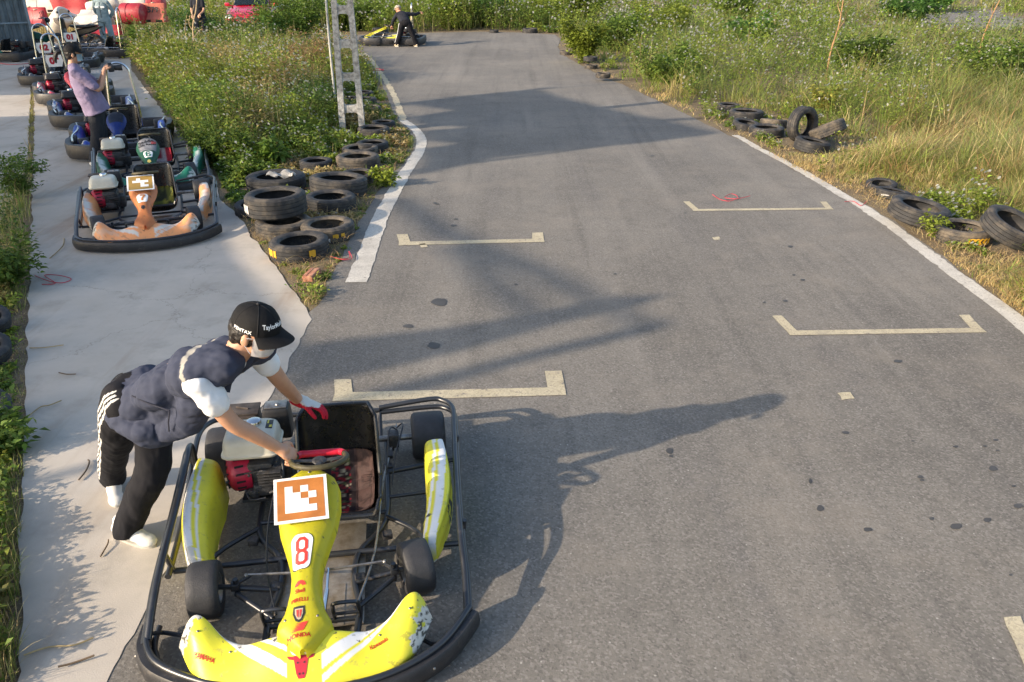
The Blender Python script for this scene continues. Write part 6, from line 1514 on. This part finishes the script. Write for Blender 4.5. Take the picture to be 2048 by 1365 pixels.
v.build('leafy_weeds', kind='stuff'); fl.build('white_wildflowers', kind='stuff', material=m_petal)
# beyond the bend
v, fl = weed_patch(RFAR, 170000, lambda X, Y_: (1.1 + .35 * f1(X, Y_)) * (1 - .5 * edge_low(X, Y_, asph_poly, 1.0)), wcol, flower=.3, margin=.3)
v.build('leafy_weeds', kind='stuff'); fl.build('white_wildflowers', kind='stuff', material=m_petal)
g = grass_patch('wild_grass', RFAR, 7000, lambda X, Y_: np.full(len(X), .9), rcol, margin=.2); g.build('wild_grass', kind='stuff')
# left field
def lh(X, Y_):
    e = np.minimum(1, edge_low(X, Y_, asph_poly, .4) * 2.5 + edge_low(X, Y_, conc_poly, .3) * 2.2)
    return np.clip(.50 + .26 * f1(X, Y_) + .14 * f2(X, Y_) + (Y_ - 8) * .028, .2, 1.15) * (1 - .75 * e) * np.clip((Y_ - 7.4) / 2.2, .14, 1) * np.interp(Y_, [20, 24, 60], [1, .72, .72])
def lcol(X, Y_):
    a = np.clip(.5 + .9 * f2(X + 12, Y_ + 4), 0, 1); c = mixc(np.tile(GREEN, (len(X), 1)), LIME[None] * 1.1, a); b = np.clip(-.1 + 1.1 * f1(X + 7, Y_ + 3), 0, 1); c = mixc(c, DEEP[None], b)
    r_ = np.clip(f2(X + 31, Y_) + .4 * f1(X, Y_ + 9) - .15, 0, 1) * 1.8; return mixc(c, (RUST[None] + STRAW[None]) * .5, np.clip(r_, 0, .85))
v, fl = weed_patch(LEFT, 300000, lh, lcol, flower=.17, lsize=.056, margin=.12, clear=1.35, keep=lambda X, Y_: (f2(X + 8, Y_ + 8) > -.9) & (Y_ > 8.6))
v.build('leafy_weeds', kind='stuff'); fl.build('white_wildflowers', kind='stuff', material=m_petal)
g = grass_patch('wild_grass', LEFT, 46000, per=30, spread=.09, keep=lambda X, Y_: f1(X + 2, Y_ + 6) > .05, hfun=lambda X, Y_: lh(X, Y_) * .85 + .02, colfun= lambda X, Y_: mixc(mixc(np.tile(OLIVE, (len(X), 1)), GREEN[None] * 1.3, np.clip(.5 + f2(X, Y_), 0, 1)), STRAW[None] * .85, (rng.uniform(0, 1, len(X)) < .28) * .9), margin=.03, clear=1.0); g.build('wild_grass', kind='stuff')
v = grass_patch('dry_straw', [(470, 440), (560, 440), (760, 250), (850, 250), (850, 330), (760, 440), (660, 600), (620, 630)], 4200, straw, lambda X, Y_: mixc(np.tile(STRAW, (len(X), 1)), RUST[None], rng.uniform(0, 1, len(X))), litter=True, margin=0., clear=.9, per=4); v.build('dry_straw', kind='stuff')
v, fl = weed_patch(LFAR, 60000, lambda X, Y_: np.where(Y_ < 34, .25, np.clip(.3 + (Y_ - 34) * .05, .2, 1.2)), lcol, flower=.2, margin=.3, keep=lambda X, Y_: (Y_ > 33) | (X > -10)); v.build('leafy_weeds', kind='stuff')
g = grass_patch('wild_grass', LFAR, 26000, lambda X, Y_: np.where(Y_ < 30, .2, .45), lambda X, Y_: mixc(np.tile(STRAW, (len(X), 1)), OLIVE[None], rng.uniform(0, .7, len(X))), margin=.1); g.build('wild_grass', kind='stuff')
# left strip along the concrete
v, fl = weed_patch(STRIPL, 46000, lambda X, Y_: np.interp(Y_, [3, 5.5, 7], [.15, .2, .34]), lcol, flower=.06, margin=.10, lsize=.042, per=34, clear=.9); v.build('leafy_weeds', kind='stuff')
g = grass_patch('wild_grass', STRIPL, 20000, lambda X, Y_: np.interp(Y_, [3, 5.5, 7], [.11, .16, .28]), lambda X, Y_: mixc(mixc(np.tile(OLIVE, (len(X), 1)), GREEN[None] * 1.2, rng.uniform(0, 1, len(X))), STRAW[None], (rng.uniform(0, 1, len(X)) < .35) * .9), margin=.02, clear=.9); g.build('wild_grass', kind='stuff')
g = grass_patch('wild_grass', STRIPU, 700, lambda X, Y_: np.full(len(X), .10), lambda X, Y_: np.tile(OLIVE, (len(X), 1)), margin=0., spread=.03); g.build('wild_grass', kind='stuff')

# ---------- shrubs and plants that stand out one by one
def shrub(name, label, cat, base, h, r, nleaf, lsize, col, stems=7, squash=1., group=None, leafname='foliage', droop=0., lw=.45, seed=1, clumps=9):
    rg = np.random.default_rng(seed); t = thing(name, label, cat, base, 0, group); b = np.zeros(3)
    tips = []; mb = MB()
    for k in range(stems):
        a = k * 2.4 + rg.uniform(-.4, .4); rr_ = r * rg.uniform(.35, .85); hz = h * rg.uniform(.6, .95)
        P = [(0, 0, 0), (math.cos(a) * rr_ * .35, math.sin(a) * rr_ * .35, hz * .45), (math.cos(a) * rr_, math.sin(a) * rr_, hz)]
        mb.tube(smooth_path(P, 4), [.014 * h, .008 * h, .004 * h], 5); tips.append(P)
    mb.build('stem', mat('green_stem', (.10, .12, .04), rough=.7), t)
    cl = []
    for k in range(clumps * stems):
        P = tips[rg.integers(0, stems)]; q = rg.uniform(.3, 1.05); pt = np.array(P[1]) + (np.array(P[2]) - np.array(P[1])) * (q * 2 - 1) if q > .5 else np.array(P[1]) * q * 2
        cl.append(pt + rg.normal(0, r * .16, 3) * np.array([1, 1, .6]))
    cl = np.array(cl); i = rg.integers(0, len(cl), nleaf); P = cl[i] + rg.normal(0, r * .10, (nleaf, 3)); P[:, 2] = np.maximum(P[:, 2] * squash, .02)
    cc2 = col[None] * rg.normal(1, .15, (len(cl), 1))[i] * rg.normal(1, .14, (nleaf, 1)); az = np.arctan2(P[:, 1], P[:, 0]) + rg.normal(0, .9, nleaf); L = lsize * rg.uniform(.6, 1.3, nleaf)
    v = Veg(); v.add(leaves(P, L, L * lw, az, rg.normal(.1 - droop, .4, nleaf), np.clip(cc2, .01, .9))); v.build(leafname, t); return t
shrub('bush', 'bright green leafy bush leaning out over the right edge of the bend', 'bush', G(1165, 126), 1.15, .75, 5200, .10, LIME * .8, seed=3, lw=.5)
shrub('bush', 'low fresh green bush just beyond the three far tyres', 'bush', G(1065, 52), .95, 1.2, 5200, .13, LIME * .85, seed=4)
shrub('bush', 'dense dark green bush in front of the red car', 'bush', G(585, 92), 1.75, 1.2, 9000, .10, GREEN * 1.1, stems=10, seed=5)
shrub('bush', 'broad dark bush hiding the wheels of the red car', 'bush', G(520, 98), .72, 1.2, 7000, .09, DEEP * 1.3, stems=9, seed=6)
shrub('bush', 'tall weeds below the person in the dark shirt', 'bush', G(395, 95), 1.2, 1.0, 6000, .085, DEEP * 1.4, stems=9, seed=7)
shrub('bush', 'dark round bush at the left end of the far track', 'bush', G(1810, 52), 1.1, 1.3, 4200, .15, DEEP * 1.5, seed=8)
shrub('bush', 'second dark bush behind the left end of the far track', 'bush', G(1850, 24), 1.1, 1.4, 3200, .18, DEEP * 1.6, seed=9)
shrub('leafy_plant', 'yellow green broad leaved plant above the upright tyre', 'plant', G(1645, 232), .62, .28, 420, .10, YEL * .9, stems=5, lw=.4, seed=10)
shrub('leafy_plant', 'broad leaved green plant above the overgrown tyre', 'plant', G(548, 335), .40, .26, 330, .12, GREEN * 1.1, stems=5, lw=.45, seed=11)
shrub('leafy_plant', 'small bright weed between the tyre row and white line', 'plant', G(768, 374), .26, .22, 520, .055, LIME, stems=6, lw=.6, seed=12)
shrub('leafy_plant', 'green weed growing against the near right tyres', 'plant', G(1862, 478), .22, .18, 320, .05, LIME * .9, stems=5, lw=.6, seed=13)
shrub('leafy_plant', 'leafy weed spilling onto the concrete beside the left yard', 'plant', G(42, 400), .62, .36, 1500, .055, GREEN, stems=8, seed=14)
shrub('leafy_plant', 'second leafy weed at the left edge, level with the pink string', 'plant', G(20, 580), .50, .36, 1500, .06, GREEN * .9, stems=8, seed=15)
shrub('leafy_plant', 'broad green weed at the left edge, level with the white shoes', 'plant', G(0, 900), .26, .26, 700, .06, GREEN, stems=8, seed=16)
# dead stalks
m_stalk = mat('dry_stalk', (.33, .19, .09), rough=.9, var=.3); m_pst = mat('pale_stalk', (.46, .34, .20), rough=.9, var=.2)
def stalk(label, px, Y0, r=.014, m=m_stalk, branches=(), name='dry_stalk'):
    P = [G(*px[0])] + [Gq(x, y, Y0) for x, y in px[1:]]; Y0 = P[0].y
    P = [P[0]] + [Gq(x, y, Y0) for x, y in px[1:]]
    t = thing(name, label, 'dead plant', P[0]); mb = MB(); mb.tube([p - P[0] for p in P], [r * 1.2, r, r * .6], 6, sm=5); mb.build('stem', m, t)
    for br in branches:
        Q = [Gq(x, y, Y0 + random.uniform(-.2, .2)) - P[0] for x, y in br]; mb = MB(); mb.tube(Q, [r * .6, r * .4, r * .25], 5, sm=5); mb.build('twig', m, t)
    return t
stalk('tall rusty dry stalk rising left of the middle of the right field', [(1650, 178), (1660, 110), (1678, 50), (1688, -10)], 0, .016, branches=[((1664, 90), (1672, 70), (1668, 52)), ((1676, 60), (1690, 40), (1692, 22)), ((1682, 30), (1676, 12), (1680, 0))])
stalk('tall rusty dry stalk in front of the far track', [(1955, 118), (1968, 70), (1985, 30), (2005, -10)], 0, .018, branches=[((1970, 66), (1980, 50), (1990, 44)), ((1985, 32), (1984, 18), (1990, 6))])
stalk('bare pale branching stalk below the person in the dark shirt', [(394, 130), (388, 90), (386, 50), (392, 20), (394, -10)], 0, .02, m_pst, branches=[((392, 110), (376, 86), (370, 60), (374, 30)), ((387, 76), (398, 62), (405, 58)), ((386, 62), (378, 48), (380, 30)), ((389, 44), (384, 30), (388, 10))])

for i_, (x, y, hh, rr_, cl_, lab) in enumerate([(905, 56, 1.1, 1.3, GREEN, 'green bush on the bank just right of the far kart'), (985, 50, 1.0, 1.2, DEEP * 1.6, 'dark bush with pale flowers in the middle of the far bank'), (860, 30, 1.3, 1.5, GREEN * .9, 'tall bush behind the helper at the far kart'), (700, 60, 1.1, 1.2, GREEN, 'bush around the foot of the white metal pole'),
    (1150, 40, 1.4, 1.5, LIME * .8, 'pale green bush at the right end of the far bank'), (1235, 100, .95, 1.0, GREEN, 'flowering bush on the inside of the bend above the narrow tyre'), (1330, 70, 1.0, 1.3, LIME * .8, 'bright bush in the flowering bank right of the bend'), (1470, 40, 1.2, 1.5, GREEN, 'bush on the skyline above the middle of the right field'),
    (1500, 88, .8, .9, DEEP * 1.8, 'dark green clump among dry grass left of the rusty stalk'), (1715, 150, .8, .8, GREEN * .8, 'dark green clump at the foot of the rusty stalk'), (1985, 170, .8, 1.0, GREEN, 'green clump below the far track at the right edge'), (1340, 165, .7, .8, GREEN, 'round leafy clump close to the right edge of the bend')]):
    shrub('bush', lab, 'bush', G(x, y), hh, rr_, 4600, .055 + .0028 * G(x, y).y, cl_, stems=9, seed=30 + i_, clumps=12)
for i_, (x, y, hh, rr_, cl_, lab) in enumerate([(470, 215, .75, .8, LIME * .8, 'light green clump in the middle of the left weeds'), (330, 160, .7, .7, LIME * .85, 'yellow green clump right of the chrome hoop'), (405, 270, .6, .6, GREEN * 1.1, 'fresh green clump behind the green kart'), (560, 215, .8, .8, RUST * .9, 'brown withered clump left of the lattice pole'),
    (620, 160, .9, .8, RUST, 'brown brushwood heap beside the thin pale pipe'), (440, 330, .42, .5, GREEN * .8, 'low dark clump right of the orange kart'), (300, 118, .8, .8, GREEN, 'clump beside the person in pale overalls')]):
    shrub('bush', lab, 'bush', G(x, y), hh * 1.3, rr_, 4200, .035 + .0020 * G(x, y).y, cl_, stems=9, seed=60 + i_, clumps=12, lw=.45 if i_ not in (3, 4) else .16)

v = grass_patch('grass_tufts', [(735, 430), (765, 375), (800, 340), (822, 315), (829, 285), (796, 245), (782, 215), (765, 176), (750, 176), (760, 240), (790, 280), (780, 320), (740, 360), (700, 400), (700, 470)], 5200, lambda X, Y_: np.full(len(X), .19), lambda X, Y_: mixc(np.tile(OLIVE * 1.1, (len(X), 1)), GREEN[None] * 1.3, rng.uniform(0, 1, len(X))), per=26, spread=.05, margin=0., lean=(.9, .3), clear=.9); v.build('grass_tufts', kind='stuff')
v, fl = weed_patch([(490, 450), (560, 530), (620, 620), (650, 590), (690, 520), (735, 430), (765, 375), (822, 315), (829, 285), (796, 245), (782, 215), (740, 215), (760, 300), (700, 400), (600, 540)], 9000, lambda X, Y_: np.full(len(X), .13), lambda X, Y_: mixc(np.tile(GREEN, (len(X), 1)), LIME[None], rng.uniform(0, 1, len(X))), flower=0, margin=0., lsize=.035, per=30, clear=.95); v.build('low_weeds', kind='stuff')
# ============================================================ UNSEEN SHADOW CASTERS UP-SUN, OUTSIDE THE FRAME, SHAPED TO SHADE YARD AND TRACK
SLX, SLY = math.cos(SUN_AZ) / math.tan(SUN_EL), math.sin(SUN_AZ) / math.tan(SUN_EL)
def cast(x, y, z):
    """where something z metres up must stand for its shadow to fall at this spot of the picture"""
    p = G(x, y); return V3((p.x - SLX * z, p.y - SLY * z, z))
m_caster = mat('caster_steel', (.30, .33, .36), rough=.5, metal=.3, var=.2)
sh = thing('yard_shade_caster', 'unseen slabs on posts left of the yard, shaped to shade yard and track', 'shadow_caster', (0, 0, 0))
def slab(name, pts, z, parent, th=.05):  # unseen slab: the wanted shadow outline, shifted up-sun
    mb = MB(); P = [cast(x, y, z) for x, y in pts]; mb.faces([(p.x, p.y, z) for p in P] + [(p.x, p.y, z + th) for p in P], [tuple(range(len(P)))[::-1], tuple(range(len(P), 2 * len(P)))] + [(i, (i + 1) % len(P), len(P) + (i + 1) % len(P), len(P) + i) for i in range(len(P))]); return mb.build(name, m_caster, parent, smooth=False)

ZR = 3.45
slab('roof', [(-260, 862), (200, 856), (430, 838), (560, 735), (590, 690), (520, 600), (455, 520), (425, 462), (440, 380), (400, 280), (330, 180), (110, 232), (-260, 244)], ZR, sh)  # added slab, shaped to shade the concrete and the nearer parked karts
slab('roof', [(-260, 196), (100, 190), (330, 172), (300, 120), (262, 90), (-260, 84)], ZR, sh)  # second added slab, shading the far end of the yard
for x, y in ((-250, 850), (-250, 260), (60, 300), (120, 700), (330, 840)):
    p = cast(x, y, ZR); mb = MB(); mb.tube([(p.x, p.y, 0), (p.x, p.y, ZR)], .05, 8); mb.build('caster_post', m_caster, sh)  # posts added under the unseen slabs
# unseen slabs cut to the outline of the shadow bands across the track
slab('shadow_beam', [(575, 700), (850, 668), (1030, 640), (1160, 606), (1290, 602), (1240, 622), (1090, 655), (880, 715), (650, 768), (570, 790)], 5.6, sh, .12)
slab('shadow_beam', [(1285, 652), (1292, 670), (1060, 724), (830, 790), (720, 800), (700, 792), (800, 768), (1020, 714)], 5.4, sh, .12)
slab('shadow_brace', [(775, 402), (797, 402), (880, 458), (1090, 548), (1180, 602), (1290, 655), (1275, 659), (1150, 603), (1050, 553), (860, 472)], 6.6, sh, .08)
slab('shadow_brace', [(880, 500), (905, 500), (985, 560), (1060, 632), (1035, 636), (960, 575)], 6.6, sh, .08)
for x, y, z in ((600, 740, 5.6), (730, 795, 5.4), (785, 400, 6.6)):
    p = cast(x, y, z); mb = MB(); mb.tube([(p.x, p.y, 0), (p.x, p.y, z)], .05, 8); mb.build('caster_post', m_caster, sh)  # more added posts, under the shadow-band slabs
# unseen slab further back, cut so that its shadow falls on the far stretch
far_caster = thing('track_shade_caster', 'unseen slab on posts left of the weeds, shaped to shade the far stretch', 'far_caster', (0, 0, 0))
far_pts = [(800, 207), (930, 193), (1062, 180), (1110, 196), (1180, 214), (1260, 232), (1330, 246), (1430, 269), (1290, 287), (1130, 301), (980, 318), (900, 336), (838, 350), (846, 322), (835, 300), (915, 289), (842, 281), (838, 264), (940, 256), (830, 248), (818, 236), (905, 222)]
P_h = slab('roof', far_pts, 6.4, far_caster, .08)  # unseen slab in the outline of the far shadow
slab('shadow_bar', [(770, 213), (1100, 175), (1100, 177.5), (770, 216)], 6.5, far_caster); slab('shadow_bar', [(1180, 247), (1400, 236), (1400, 240), (1180, 252)], 6.5, far_caster)  # thin added slabs that cast the narrow bars of this shadow
for x, y in ((830, 300), (1060, 185), (1400, 268), (850, 345), (800, 210)):
    p = cast(x, y, 6.4); mb = MB(); mb.tube([(p.x, p.y, 0), (p.x, p.y, 6.4)], .05, 8); mb.build('caster_post', m_caster, far_caster)  # added posts carrying the far shadow slab
